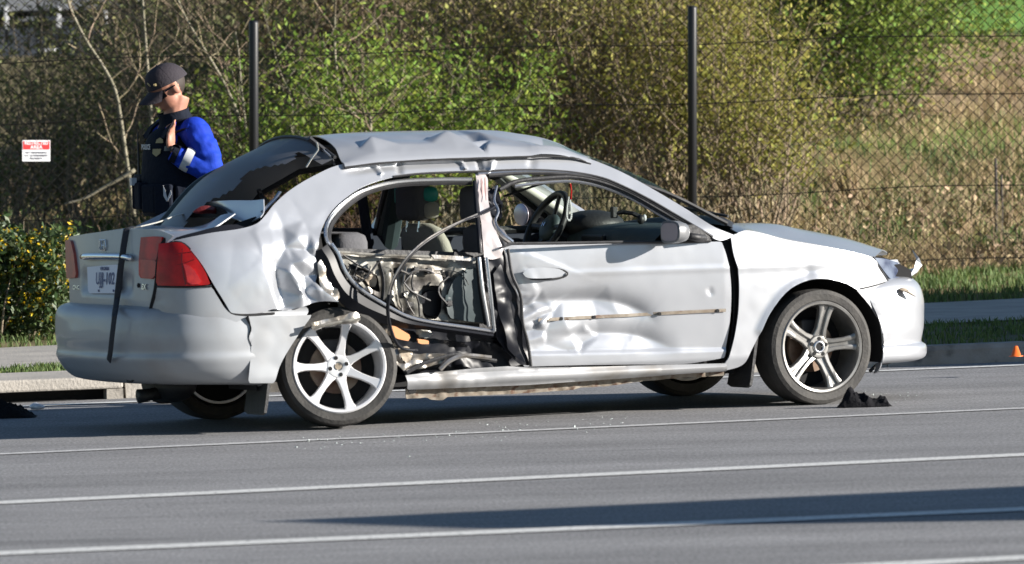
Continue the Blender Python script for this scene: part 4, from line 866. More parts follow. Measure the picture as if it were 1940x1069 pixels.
# middle pillar
scrap('middle_pillar', [(902, 330), (916, 326), (925, 338), (925, 378), (930, 405), (938, 430), (953, 470), (950, 488), (936, 492), (918, 490), (915, 450), (910, 400), (906, 360)], .0, 'paint_white', .010, 9, 31., .012)
mb = MB()
for a, b, c, d in ((912, 338, 914, 372), (919, 336, 921, 380)): mb.tube(LT([(a, b), (c, d)], -.012, 8), [.002, .004, .005, .005, .005, .004, .003, .002], 5, flat=.4)
mb.build('red_streaks', 'red_smear', CAR)  # raised strokes for the red smears on the pillar
scrap('torn_lining', [(926, 486), (946, 484), (958, 470), (966, 505), (978, 545), (988, 575), (994, 620), (1006, 692), (984, 690), (958, 664), (942, 640), (938, 600)], .015, 'black_gloss', .022, 5, 33., .015)
scrap('torn_lining', [(936, 520), (950, 500), (968, 560), (980, 640), (996, 690), (964, 660), (950, 600)], -.01, 'black_gloss', .026, 6, 36., .015)
MB().tube(LT([(962, 472), (970, 520), (986, 560), (990, 610), (1000, 650), (1006, 694)], .01, 24), .008, 6).build('torn_edge', 'black_rubber', CAR)
scrap('belt_anchor', [(928, 366), (940, 352), (950, 358), (955, 385), (953, 410), (940, 422), (930, 412), (926, 390)], .02, 'black_gloss', .04, 18, 41., .012)
MB().tube(LT([(941, 352), (936, 380), (944, 400), (938, 420), (950, 440), (972, 458)], -.005, 20), .007, 6, flat=.5).build('belt_strap', 'dull_chrome', CAR)
MB().tube(LT([(930, 412), (940, 440), (958, 456), (974, 462)], .02, 12), .010, 6, flat=.6).build('belt_strap', 'bare_metal', CAR)
MB().tube(LT([(948, 470), (972, 462), (990, 461)], -.02, 8), .006, 6).build('belt_strap', 'black_plastic', CAR)
MB().tube([P(x, y, -.45) for x, y in ((955, 372), (985, 362), (1020, 350), (1040, 346))], .012, 6, flat=.5).build('grab_handle', 'black_plastic', CAR)
# ---- rocker sill with its pinched flange
s_poly = [(766, 712), (800, 707), (840, 704), (900, 698), (960, 694), (1010, 697), (1120, 695), (1300, 691), (1372, 689), (1372, 703), (1300, 707), (1200, 715), (1100, 722), (1000, 729), (900, 733), (800, 737), (768, 738)]
_t0, _t1, _b0, _b1 = S2(766, 711), S2(1372, 688), S2(768, 739), S2(1372, 704); _dn = S2(835, 715); _dn2 = S2(905, 712); _dn3 = S2(1100, 705)
def sill_dent(x, z):
    zt = _t0[1] + (_t1[1] - _t0[1]) * (x - _t0[0]) / (_t1[0] - _t0[0]); zb_ = _b0[1] + (_b1[1] - _b0[1]) * (x - _b0[0]) / (_b1[0] - _b0[0]); t = min(1, max(0, (z - zb_) / (zt - zb_)))
    return np.array([0, -.034 * math.sin(math.pi * (.12 + .80 * t)) + .016 * gauss(x, z, _dn, .05, .05) + .014 * gauss(x, z, _dn2, .09, .03) + .007 * gauss(x, z, _dn3, .2, .03) + .006 * crumple(x, z, 7, 44.) * sm((-.1 - x) / .5), 0])
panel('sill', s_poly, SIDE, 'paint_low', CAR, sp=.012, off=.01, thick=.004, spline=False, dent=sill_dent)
scrap('sill_flange', [(768, 736), (800, 735), (900, 731), (1000, 727), (1100, 720), (1220, 712), (1372, 702), (1372, 712), (1290, 716), (1220, 722), (1150, 732), (1100, 734), (1090, 738), (1000, 745), (900, 750), (845, 752), (842, 758), (815, 757), (810, 753), (770, 756)], .035, 'rust_strip', .010, 14, 47., .014)
MB().lathe([(0, 0), (.022, 0), (.022, .005)], 16, 'Y', SP(781, 738, .005)).build('jacking_hole', 'void', CAR)
# ---- mud flaps
def flap(x0, y0, y1, z0, z1, name='mud_flap'):
    mb = MB(); mb.grid([[np.array([x0 - .05 * (1 - t) , y, z0 + (z1 - z0) * t + (.012 * (abs(s - .5) > .35) if i == 0 else 0)]) for s, y in ((k / 6, y0 + (y1 - y0) * k / 6) for k in range(7))] for i, t in ((i, i / 6) for i in range(7))]); return mb.build(name, 'black_plastic', CAR, True, solid=.014)
flap(-1.655, -.845, -.60, .085, .40); flap(.93, -.845, -.60, .10, .40)
# ---- wheel arch liners, floor, underside
def liner(cx, cz, r, y0, y1):
    mb = MB(); a_ = np.linspace(-.25, math.pi + .25, 30); mb.grid([[np.array([cx + r * math.cos(a), y, cz + r * math.sin(a)]) for a in a_] for y in (y0, y1)])
    c = len(mb.v); mb.add([np.array([cx, y1, cz])] + [np.array([cx + r * math.cos(a), y1, cz + r * math.sin(a)]) for a in a_], [(0, i, i + 1) for i in range(1, 30)]); return mb
liner(-1.36, .29, .36, -.76, -.42).build('arch_liner', 'void', CAR, solid=.004); liner(1.27, .285, .375, -.80, -.42).build('arch_liner', 'void', CAR, solid=.004)
liner(-1.36, .29, .34, .80, .42).build('arch_liner', 'void', CAR, solid=.004); liner(1.27, .285, .36, .80, .42).build('arch_liner', 'void', CAR, solid=.004)
mb = MB(); mb.box((-.98, -.70, .17), (.86, .74, .24)); mb.box((-2.1, -.45, .24), (-1.0, .45, .36)); mb.box((.86, -.42, .2), (1.85, .42, .60)); mb.box((-2.05, -.55, .36), (-1.2, .60, .60)); mb.build('underbody', 'void', CAR)
MB().box((.86, -.62, .24), (.92, .66, .85)).build('bulkhead', 'void', CAR)
mb = MB(); mb.ball((0, 0, 0), (.10, .26, .085), 18, 10); o = mb.build('muffler', 'black_plastic', CAR, True); o.location = P(320, 730, .05)
MB().tube([P(310, 742, .0), P(285, 748, .0), P(262, 751, .0)], [.034, .03, .036], 10).build('tailpipe', 'black_plastic', CAR, True)
mb = MB(); mb.tube([np.array([-1.36, -.7, .27]), np.array([-1.36, .7, .27])], .035, 8); mb.tube([np.array([1.25, -.7, .27]), np.array([1.25, .7, .27])], .03, 8); mb.build('axle', 'void', CAR)
# ---- wheels
R_W = {7: .293, 5: .284}
def wheel(name_label, c, yaw, camb, style, flip=False):
    w_ = bpy.data.objects.new('wheel', None); link(w_, CAR); w_.location = (c[0], c[1], R_W[style] if not flip else .284); w_.rotation_euler = (camb, 0, yaw + (math.pi if flip else 0)); w_.empty_display_size = .1
    if name_label: w_['label'] = name_label
    R, rr_ = .284, .224
    MB().lathe([(rr_ - .004, -.088), (rr_ + .008, -.100), (.262, -.104), (.280, -.094), (R, -.072), (R + .002, 0), (R, .072), (.280, .094), (.262, .104), (rr_, .098), (rr_ - .008, .08)], 72, closed=True).build('tyre', 'tyre', w_, True, sharp=30)
    mr = 'rim_white' if style == 7 else 'rim_grey'
    mb = MB().lathe([(rr_ - .002, -.086), (rr_ + .004, -.098), (rr_ - .002, -.104), (rr_ - .012, -.102), (rr_ - .018, -.088), (rr_ - .024, -.05), (rr_ - .03, .09), (rr_ - .018, .09), (rr_ - .012, -.05)], 72, closed=True)
    mb.lathe([(.0, -.058), (.020, -.058), (.022, -.066), (.034, -.070), (.052, -.068), (.060, -.060), (.064, -.035), (.0, -.03)], 40)
    for k in range(style):
        a = 2 * math.pi * k / style + (.449 if style == 7 else .087)
        def pt(r, w_2, y): return np.array([r * math.cos(a) - w_2 * math.sin(a), y, r * math.sin(a) + w_2 * math.cos(a)])
        if style == 7:
            st = [(.045, .030, -.064, -.03), (.075, .020, -.070, -.03), (.120, .0155, -.080, -.045), (.165, .0165, -.089, -.055), (.190, .021, -.095, -.06), (.212, .031, -.100, -.07)]
            rows = [[pt(r, wd, yb), pt(r, wd, yf + .006), pt(r, wd * .78, yf), pt(r, -wd * .78, yf), pt(r, -wd, yf + .006), pt(r, -wd, yb)] for r, wd, yf, yb in st]; mb.grid(rows, True)
        else:
            for s_ in (-1, 1):
                st = [(.05, .024, .014, -.060), (.09, .018, .0105, -.068), (.14, .019, .011, -.076), (.18, .023, .013, -.080), (.212, .032, .017, -.086)]
                rows = [[pt(r, s_ * cc + hw, yf + .03), pt(r, s_ * cc + hw, yf + .004), pt(r, s_ * cc + hw * .6, yf), pt(r, s_ * cc - hw * .6, yf), pt(r, s_ * cc - hw, yf + .004), pt(r, s_ * cc - hw, yf + .03)] for r, cc, hw, yf in st]; mb.grid(rows, True)
            rows = [[pt(r, cc, yf + .035), pt(r, cc, yf), pt(r, -cc, yf), pt(r, -cc, yf + .035)] for r, cc, yf in ((.05, .024, -.048), (.09, .016, -.056), (.15, .017, -.064), (.212, .03, -.074))]; mb.grid(rows, True)
    mb.build('rim', mr, w_, True, sharp=38)
    mb = MB().lathe([(0, 0), (.0165, 0), (.0165, .004)], 16, c=(0, -.071, 0)); o1 = mb.build('hub_cap', 'torn_tan' if style == 7 else 'void', w_)
    if style == 5: MB().lathe([(.019, -.069), (.019, -.076), (.028, -.078), (.032, -.072)], 30).build('hub_ring', 'dull_chrome', w_, True)
    mb = MB()
    for k in range(4 if style == 7 else 5):
        a = 2 * math.pi * k / (4 if style == 7 else 5) + .25; mb.lathe([(0, -.0715), (.0095, -.0715), (.0105, -.066)], 12, c=(.041 * math.cos(a), 0, .041 * math.sin(a)))
    mb.build('lug_hole', 'void', w_)
    MB().lathe([(0, .012), (.125, .012), (.125, .03), (0, .03)], 40).build('brake_disc', 'disc', w_, sharp=30)
    MB().box((-.06, -.01, .06), (.06, .055, .135)).build('caliper', 'black_plastic', w_, bevel=.01)
    MB().lathe([(0, .06), (.195, .06), (.195, .07), (0, .07)], 32).build('back_plate', 'void', w_)
    return w_
c1 = P(639, 700, -.80); c2 = P(1549, 659, -.80)
wheel('seven-spoke white rim leaning out of line at the torn rear corner', c1 + np.array([.02, .06, .006]), math.radians(-14), math.radians(-6), 7)
wheel('five-spoke grey rim at the front', c2 + np.array([0, .06, 0]), math.radians(2), 0, 5)
wheel(None, (c1[0], .74, .288), 0, 0, 7, True); wheel(None, (c2[0], .74, .288), 0, 0, 5, True)
# ---- cabin
def seat(x, y, rec, m1, side):
    s_ = bpy.data.objects.new('seat', None); link(s_, CAR); s_.location = (x, y, 0); s_.empty_display_size = .1
    b = MB().box((-.02, -.25, .36), (.50, .25, .52)); b.build('cushion', m1, s_, bevel=.06)
    def bk(z): return -rec * (z - .5)
    rows = []
    for z, hw, th in ((.48, .23, .13), (.60, .245, .14), (.75, .25, .14), (.85, .235, .13), (.915, .19, .11), (.94, .10, .06)):
        rows.append([np.array([bk(z) + th / 2 * math.cos(a) * (1.0 if abs(math.cos(a)) < .6 else 1), hw * math.sin(a) * (abs(math.sin(a)) ** -.35 if abs(math.sin(a)) > .2 else 1.2), z]) for a in np.linspace(0, 2 * math.pi, 24, endpoint=False)])
    mb = MB().grid(rows, True); mb.add(rows[-1], [tuple(range(24))]); mb.build('backrest', m1, s_, True)
    return s_, bk
s1, bk = seat(-.20, .37, .28, 'seat_beige', 1)
hb = bk(1.02)
MB().box((hb - .07, -.135, .955), (hb + .045, .115, 1.14)).build('headrest', 'seat_dark', s1, True, bevel=.035)
MB().box((hb - .02, -.150, .965), (hb + .075, -.055, 1.05)).build('headrest_lit_side', 'seat_beige', s1, True, bevel=.03)  # lit side of the headrest, put in as a lighter beige block
MB().box((hb - .02, -.152, 1.045), (hb + .07, -.06, 1.125)).build('headrest_cover', 'teal', s1, True, bevel=.03)
MB().box((hb - .05, .118, 1.04), (hb + .03, .150, 1.12)).build('headrest_cover', 'teal', s1, True, bevel=.01)
mb = MB()
for y in (-.07, .07): mb.tube([np.array([hb - .02, y, .90]), np.array([hb - .01, y, .98])], .007, 6)
mb.build('headrest_post', 'chrome', s1)
MB().box((bk(.7) - .085, -.06, .52), (bk(.7) - .03, .22, .92)).build('seat_back_cover', 'seat_dark', s1, True, bevel=.03)
s2_, bk = seat(-.21, -.36, .25, 'seat_dark', -1)
MB().box((bk(1.02) - .06, -.12, .95), (bk(1.02) + .05, .12, 1.13)).build('headrest', 'seat_dark', s2_, True, bevel=.04)
# dash, cluster hood, steering wheel
ds = [(.46, .48), (.44, .70), (.46, .82), (.53, .885), (.66, .905), (.80, .905), (.90, .88), (.90, .48)]
MB().grid([[np.array([x + .05 * (1 - abs(y) / .66) * 0, y, z]) for x, z in RS([np.array(q) for q in ds], 24)] for y in np.linspace(-.66, .67, 14)]).build('dashboard', 'dash', CAR, True)
MB().ball((0, 0, 0), (.17, .17, .075), 18, 10).build('instrument_hood', 'black_plastic', CAR, True).location = (.62, .37, .90)
MB().box((.445, -.12, .70), (.47, .13, .86)).build('vent_panel', 'black_gloss', CAR, bevel=.01)
mb = MB()
for y in (-.45, -.05, .06): mb.lathe([(0, 0), (.03, 0), (.034, .01)], 14, 'X', (.44, y, .79))
mb.build('air_vent', 'black_plastic', CAR)
sw = bpy.data.objects.new('steering_wheel', None); link(sw, CAR); sw.location = Vector(P(1035, 428, .37)); sw.rotation_euler = (0, math.radians(-62), 0); sw.empty_display_size = .1
MB().tube([np.array([.178 * math.cos(a), .178 * math.sin(a), 0]) for a in np.linspace(0, 2 * math.pi, 49)], .018, 8, cap=False).build('rim', 'black_rubber', sw, True)
MB().ball((0, 0, -.02), (.075, .085, .035), 16, 8).build('hub', 'dash', sw, True)
mb = MB()
for a in (math.pi * .5, math.pi * 1.5, 0, math.pi): mb.tube([np.array([.05 * math.cos(a), .05 * math.sin(a), -.02]), np.array([.17 * math.cos(a), .17 * math.sin(a), 0])], .016, 6, flat=.6)
mb.build('spoke', 'black_plastic', sw)
mb = MB().tube([np.array([.012, -.012, .018]), np.array([-.012, -.010, .018])], .003, 5).tube([np.array([.012, .012, .018]), np.array([-.012, .010, .018])], .003, 5).tube([np.array([0, -.010, .018]), np.array([0, .010, .018])], .003, 5); mb.build('emblem', 'chrome', sw)
MB().tube([np.array([.36, .37, .88]), np.array([.58, .37, .80])], .035, 8).build('steering_column', 'black_plastic', CAR)
# far door mirror
fm = P(1006, 406, .98)
o = MB().ball((0, 0, 0), (.06, .10, .068), 18, 10).build('door_mirror', 'black_plastic', CAR, True); o.location = Vector(fm)
MB().ball((0, 0, 0), (.012, .088, .056), 18, 10).build('mirror_glass', 'mirror_face', o, True).location = (-.055, 0, 0)
MB().tube([fm + np.array([.02, -.05, -.02]), fm + np.array([.05, -.24, -.06])], .03, 8, flat=.6).build('mirror_arm', 'black_plastic', CAR, True)
# inside mirror
MB().ball((.22, 0, 1.24), (.02, .12, .035), 14, 8).build('inside_mirror', 'black_plastic', CAR, True)
# buckled sheet under the rear window and the hole beside it
sh = [[P(x, y, Y) for x, y, Y in s_] for s_ in ([(330, 402, .5), (352, 392, .3), (372, 386, .1), (400, 382, -.1), (440, 380, -.3), (480, 380, -.5), (500, 378, -.62)], [(345, 408, .35), (372, 398, .15), (395, 392, -.05), (420, 395, -.2), (445, 408, -.36), (470, 418, -.5), (500, 402, -.68)], [(360, 410, .2), (385, 405, .05), (405, 403, -.1), (425, 408, -.25), (447, 416, -.42), (470, 422, -.56), (494, 412, -.72)])]
MB().grid(loft(sh, 36, 14)).build('buckled_deck', 'paint', CAR, True, solid=.005)
panel('deck_hole', [(352, 406), (372, 392), (396, 389), (420, 394), (436, 408), (430, 412), (390, 412), (360, 412)], lambda y, z: -1.66, 'void', CAR, kind='rear', sp=.05, thick=.004)
rear_hole = MB().tube([P(x, y, -.2) for x, y in RS([(366, 402), (392, 397), (424, 404)], 10)], [.004, .014, .02, .022, .022, .02, .018, .014, .01, .004], 6); rear_hole.build('brake_lamp', 'lamp_dark', CAR)
MB().tube([P(x, y, Y) for x, y, Y in RS([(497, 402, -.66), (508, 390, -.64), (520, 378, -.62), (530, 364, -.60)], 10)], .012, 6, flat=.5).build('torn_seal', 'dull_chrome', CAR)
MB().tube([P(x, y, Y) for x, y, Y in RS([(490, 360, .0), (495, 372, .0), (506, 382, -.1)], 8)], .012, 6).build('torn_seal', 'black_plastic', CAR)
# ---- loose things on and in the car (each a thing of its own)
def on_car(o): o.location = (0, 0, 0); o.rotation_euler = (0, 0, TH); return o
rb_ = lambda px, py, X: PX(px, py, X)
st = [P(252, 430, -.12)] + [RF(240, 434, .015), RF(237, 450, .02), RF(231, 490, .032), RF(226, 530, .025), RF(222, 565, .03)] + [rb_(217, 598, -2.29), rb_(212, 640, -2.30), rb_(209, 668, -2.298), rb_(206, 684, -2.28)]
o = MB().tube(RS([np.array(p) for p in st], 50), .017, 6, flat=.2).build('strap', 'strap', None); on_car(o); tag(o, 'black webbing strap hanging down over the boot and rear bumper', 'strap')
o = MB().tube([np.array(p) for p in RS([P(244, 433, -.10), P(268, 429, -.15), P(300, 421, -.12), P(330, 410, .0), P(352, 404, .1)], 24)], .009, 6, flat=.4).build('webbing', 'trim_beige', None); on_car(o); tag(o, 'pale webbing lying slack across the boot lid', 'strap')
o = thing('bead_string', 'string of pale beads with yellow and red tassel hanging inside the windscreen', 'beads', (0, 0, 0), TH)
mb = MB(); q0 = [P(x, y, .02) for x, y in RS([(1078, 372), (1074, 395), (1074, 413), (1078, 419), (1082, 413), (1082, 395), (1079, 372)], 26)]
for p in q0: mb.ball(p, .0065, 6, 4)
mb.build('beads', 'rim_white', o); MB().tube([P(1078, 340, .02), P(1079, 355, .02), P(1078, 372, .02)], .007, 6).build('tassel', 'gold_thread', o); MB().tube([P(1080, 348, .015), P(1082, 362, .015), P(1081, 378, .015)], .005, 5).build('tassel', 'red_lens', o)
o = thing('phone_mount', 'black phone holder with a jointed arm stuck on top of the dashboard', 'phone holder', (0, 0, 0), TH)
MB().tube([P(1165, 405, .0), P(1180, 402, -.02), P(1200, 405, -.06), P(1214, 412, -.08)], .012, 6).build('arm', 'black_plastic', o)
MB().box(P(1163, 408, .0) - .014, P(1163, 398, .0) + .016).build('clamp', 'black_plastic', o, bevel=.006); MB().ball(P(1214, 416, -.1), (.02, .02, .025), 10, 6).build('suction_cup', 'black_rubber', o, True); MB().ball(P(1221, 413, -.1), (.012, .01, .018), 8, 6).build('knob', 'grey_tape', o, True)
# ------------------------------------------------------------------ fence
FA, FB_ = 16.6, .33
FU = np.array([1, FB_, 0]) / math.hypot(1, FB_); FN = np.array([FB_, -1, 0]) / math.hypot(1, FB_)
def fpx(px, py, off=0.):                     # photo pixel -> point on the fence plane
    d = ray(px, py); n = np.array([-FB_, 1, 0]); t = (FA - off - n @ CPOS) / (n @ d); return CPOS + d * t
FEN = thing('chain_link_fence', 'tall black chain-link fence on dark round posts behind the pavement', 'fence', (0, FA, KZ))
F0 = np.array([0, FA, KZ])
def fbase(px): p = fpx(px, 250); s = (p[2] - KZ); return p - UPT * s
sp_ = (fbase(1308)[0] - fbase(478)[0])
tops = {0: 40, 1: 12}
for k in range(-2, 4):
    x = fbase(478)[0] + sp_ * k; b = np.array([x, FA + FB_ * x, KZ - .05]); px0 = 478 if k <= 0 else 1308
    h = (fpx(px0, tops.get(k, 25))[2] - KZ)
    po = obj('post', MB().lathe([(0, -.3), (.034, -.3), (.034, h + .03), (.030, h + .05), (0, h + .055)], 14, 'Z').mesh('post'), 'fence_black', FEN, True); po.location = Vector(b - F0 + FN * .035); po.rotation_euler = (0, math.atan(UPT[0]), 0)
c_, dz_ = .0465, .042; nw, nj = 400, 60; u0 = -9.3
kk = np.arange(nw)[:, None]; jj = np.arange(nj)[None, :]
U = u0 + kk * c_ + c_ * ((jj + kk) % 2); Z = .04 + jj * dz_ + 0 * kk; OFF = np.where(((jj + kk) % 2) == 0, .0022, -.0022)
wob = .010 * np.sin(U * 1.7 + Z * 2.1) + .006 * np.sin(U * 4.1 - Z * 1.3)
Pc = U[..., None] * FU + Z[..., None] * UPT + (OFF + wob)[..., None] * FN + np.array([0, 0, 0])
r_ = .0040; V = []
for a in (0, 2.094, 4.189): V.append(Pc + r_ * (math.cos(a) * FU + math.sin(a) * FN))
V = np.stack(V, 2); idx = np.arange(nw * nj * 3).reshape(nw, nj, 3); Fq = []
for a in range(3): b = (a + 1) % 3; Fq.append(np.stack([idx[:, :-1, a], idx[:, :-1, b], idx[:, 1:, b], idx[:, 1:, a]], -1).reshape(-1, 4))
mo = obj('wire_mesh', mesh_np('wire_mesh', V.reshape(-1, 3), np.concatenate(Fq)), 'fence_wire', FEN); mo['kind'] = 'stuff'
for px, py in ((1640, 360), (1640, 184), (1640, 73), (1640, 500)):
    p = fpx(px, py); q = (p - F0); zz = q[2]; us = np.linspace(-9.3, 9.3, 110)
    MB().tube([u * FU + (zz + .012 * math.sin(u * 2.3 + zz)) * UPT + FN * .006 for u in us], .0038, 4).build('tension_wire', 'fence_wire', FEN)
# warning sign wired to the mesh
a, b = fpx(42, 266, .03), fpx(95, 266, .03); c = fpx(42, 306, .03)
sx = b - a; sy = a - c; wS, hS = np.linalg.norm(sx), np.linalg.norm(sy); sx /= wS; sy /= hS; sn = np.cross(sx, sy); ctr = (a + b) / 2 - sy * hS / 2
SG = MB(); 
def rect(x0, y0, x1, y1, off): return [ctr + sx * x + sy * y + sn * off for x, y in ((x0, y0), (x1, y0), (x1, y1), (x0, y1))]
so = MB().prism(rect(-wS / 2, -hS / 2, wS / 2, hS / 2, 0), sn * .003).build('warning_sign', 'sign_white', None, bevel=.001); tag(so, 'small red and white restricted area sign wired to the chain-link fence', 'sign')
MB().prism(rect(-wS / 2 + .005, hS * .06, wS / 2 - .005, hS / 2 - .006, .0034), sn * .001).build('red_band', 'sign_red', so)
text('RESTRICTED', .036, ctr + sy * hS * .37 + sn * .006, sx, sy, 'sign_white', so, .0004, .0008, .86)
text('AREA', .036, ctr + sy * hS * .17 + sn * .006, sx, sy, 'sign_white', so, .0004, .0008)
for i, l_ in enumerate(('NO TRESPASSING', 'U.S. GOVERNMENT', 'PROPERTY')): text(l_, .020, ctr - sy * hS * (.09 + .14 * i) + sn * .005, sx, sy, 'ink', so, .0004, .0003)
# ------------------------------------------------------------------ vegetation
def seg_mesh(name, S):
    S = np.asarray(S, float); p0, p1, r0, r1 = S[:, :3], S[:, 3:6], S[:, 6:7], S[:, 7:8]; t = p1 - p0; t /= np.linalg.norm(t, axis=1, keepdims=True) + 1e-9
    ref = np.where(np.abs(t[:, 2:3]) < .9, [[0, 0, 1.]], [[1., 0, 0]]); a = np.cross(t, ref); a /= np.linalg.norm(a, axis=1, keepdims=True) + 1e-9; b = np.cross(t, a)
    V = []
    for p, r in ((p0, r0), (p1, r1)):
        for k in range(4): an = k * math.pi / 2; V.append(p + r * (math.cos(an) * a + math.sin(an) * b))
    V = np.stack(V, 1); n = len(S); base = np.arange(n)[:, None] * 8
    Fq = np.concatenate([base + [[k, (k + 1) % 4, 4 + (k + 1) % 4, 4 + k]] for k in range(4)], 0); return mesh_np(name, V.reshape(-1, 3), Fq)
def grow(segs, tips, p, d, r, length, depth, wild=.25, branch=.5, up=.05):
    n = max(2, int(length / .09)); step = length / n
    for i in range(n):
        d = d + RNG.normal(0, wild * .5, 3); d[2] += up; d /= np.linalg.norm(d); q = p + d * step; r1 = r * (1 - .75 * (i + 1) / n) + .0012
        rr0 = r * (1 - .75 * i / n) + .0012; segs.append((*p, *q, rr0, r1)); p = q
        if depth > 0 and i > 0 and RNG.random() < branch:
            dd = d + RNG.normal(0, .75, 3); dd /= np.linalg.norm(dd); grow(segs, tips, p, dd, rr0 * .55, length * RNG.uniform(.25, .5), depth - 1, wild * 1.2, branch * .8, up)
        if depth <= 1: tips.append(p)
def leaf_mesh(name, C, size, flat=0.):
    n = len(C); a = RNG.normal(0, 1, (n, 3)); a /= np.linalg.norm(a, axis=1, keepdims=True); b = RNG.normal(0, 1, (n, 3)); b -= (b * a).sum(1, keepdims=True) * a; b /= np.linalg.norm(b, axis=1, keepdims=True)
    s = size * RNG.uniform(.5, 1.3, (n, 1)); V = np.stack([C - a * s, C + b * s * .45, C + a * s, C - b * s * .45], 1); return mesh_np(name, V.reshape(-1, 3), np.arange(n * 4).reshape(n, 4))
def bush(name, cat, label, base, h, wx, wy, stems, leaves, lsize, ml, mb_, group=None, sr=.010, lean=(0, 0), depth=2, wild=.22, lo=0., spread=.06, branch=.5, up=.05):
    base = np.array([base[0], base[1], rise(base[0], base[1]) - .03]); t = thing(name, label, cat, base, 0, group); segs, tips = [], []
    for k in range(stems):
        o = np.array([RNG.uniform(-1, 1) * wx * .30, RNG.uniform(-1, 1) * wy * .3, 0]); d = np.array([o[0] / wx * 1.5 + RNG.normal(0, .22) + lean[0], o[1] / wy * 1.2 + RNG.normal(0, .2) + lean[1], 1.]); d /= np.linalg.norm(d)
        grow(segs, tips, o, d, sr * RNG.uniform(.5, 1.3), h * RNG.uniform(.6, 1.1), depth, wild, branch, up)
    obj('stems', seg_mesh('stems', segs), mb_, t)
    if leaves:
        T = np.array(tips); T = T[T[:, 2] > lo * h] if lo else T
        T = T[RNG.integers(0, len(T), leaves)] + RNG.normal(0, spread, (leaves, 3)); o = obj('foliage', leaf_mesh('foliage', T, lsize), ml, t)
    return t
def gx_at(px, y): return at_y(px, 300, y)[0]
BR = 'brushwood behind the fence'
# bare dark brush on the left
for i, (px, y, h, wx, lv, lab) in enumerate(((-40, 23.8, 1.15, 1.6, 500, 'dense bare brushwood behind the warning sign at the far left'), (90, 24.6, 1.35, 1.5, 700, 'dark twiggy thicket between the sign and the pale leaning sapling'), (215, 23.8, 1.3, 1.3, 600, 'dark leafless brush just left of the officer'), (330, 24.6, 1.9, 1.5, 900, 'dark bramble thicket directly behind the officer'), (440, 23.4, 1.7, 1.2, 1500, 'half-leaved brush behind the left fence post'))):
    bush('brush', 'shrub', lab, (gx_at(px, y), y), h, wx, 1.0, 20, lv * 3, .026, 'leaf_dark', 'bark_dark', BR, .011, (.06 * math.sin(i * 2.), 0), 3, .26, branch=.42)
for i, (px, y, h, lab) in enumerate(((20, 27., 1.5, 'tall dark leafless brush at far left below the white porch'), (160, 28., 1.7, 'tall bare brush behind the pale saplings'), (390, 27., 2.8, 'tall tangled brush to the right of the officer'), (560, 28., 2.8, 'tall bare brush above the bright green bush'), (760, 27., 3.0, 'tall brown brush between the green and the olive bush'))):
    bush('brush', 'shrub', lab, (gx_at(px, y), y), h, 2.0, 1.4, 30 if i > 1 else 12, 4200 if i > 1 else 900, .032, 'leaf_olive' if i > 2 else 'leaf_dark', 'bark_dark' if i < 2 else 'bark_brown', BR, .014, (0, 0), 3, .24, branch=.42)
# bright green bush
for px, y, h, wx, n, lab in ((560, 20.2, 1.35, 1.0, 3600, 'bright green leafy bush right of the left fence post'), (720, 20.6, 1.4, 1.2, 6000, 'bright green leafy bush rising behind the car roof'), (830, 21.2, 1.25, .8, 4200, 'small bright green bush at the edge of the olive thicket')):
    bush('green_bush', 'bush', lab, (gx_at(px, y), y), h, wx, 1.0, 16, n, .030, 'leaf_bright', 'bark_pale', 'bright green bushes behind the fence', .007, (0, 0), 2, .22, .35, .10, branch=.5)
# olive thickets in the middle
for px, y, h, wx, n, lab in ((920, 23.2, 2.5, 1.4, 5500, 'tall olive thicket behind the middle of the car roof'), (1060, 22.4, 2.5, 1.5, 6500, 'tall olive thicket with tan stems behind the windscreen pillar'), (1200, 22.9, 2.6, 1.4, 6500, 'tall olive thicket just left of the right fence post'), (1350, 21.8, 1.9, 1.1, 7000, 'yellow-green bush just right of the right fence post'), (1430, 21.2, 1.3, .8, 3000, 'small yellow-green bush low in front of the dark evergreen')):
    bush('olive_thicket', 'bush', lab, (gx_at(px, y), y), h, wx, 1.1, 34, int(n * 1.15), .026, 'leaf_olive' if px < 1300 else 'leaf_yellow', 'bark_brown', 'olive thickets behind the fence', .010, (0, 0), 2, .16, .42, .10, branch=.45, up=.09)
for px, y, h, wx, n, lab in ((1400, 29., 2.9, 1.5, 5000, 'dark evergreen behind the yellow-green bush'), (1520, 29.5, 2.7, 1.7, 26000, 'green feathery conifer leaning at the edge of the field'), (1655, 30.5, 2.3, 1.0, 2600, 'yellowish shrub at the right edge of the conifer')):
    bush('conifer' if px < 1600 else 'field_shrub', 'tree' if px < 1600 else 'bush', lab, (gx_at(px, y), y), h, wx, 1.3, 20, n * 2, .030, ('leaf_dark', 'leaf_conifer', 'leaf_yellow')[0 if px < 1400 else 1 if px < 1600 else 2], 'bark_dark', None, .014, (.12 if px > 1500 else 0, 0), 3, .20, .12, .16, branch=.5)
for px, y, h, wx, n, lab in ((480, 33., 4.0, 2.6, 5000, 'far dark tree behind the left fence post'), (900, 34., 4.2, 3.0, 5000, 'far dark tree behind the olive thicket'), (1220, 34., 4.4, 3.0, 5000, 'far dark tree behind the right fence post'), (330, 33., 2.6, 1.4, 2500, 'far sparse tree behind the officer')):
    bush('far_tree', 'tree', lab, (gx_at(px, y), y), h, wx, 1.6, 26, n, .055, 'leaf_dark', 'bark_dark', 'trees further back', .018, (0, 0), 3, .2, 0., .2, branch=.45)
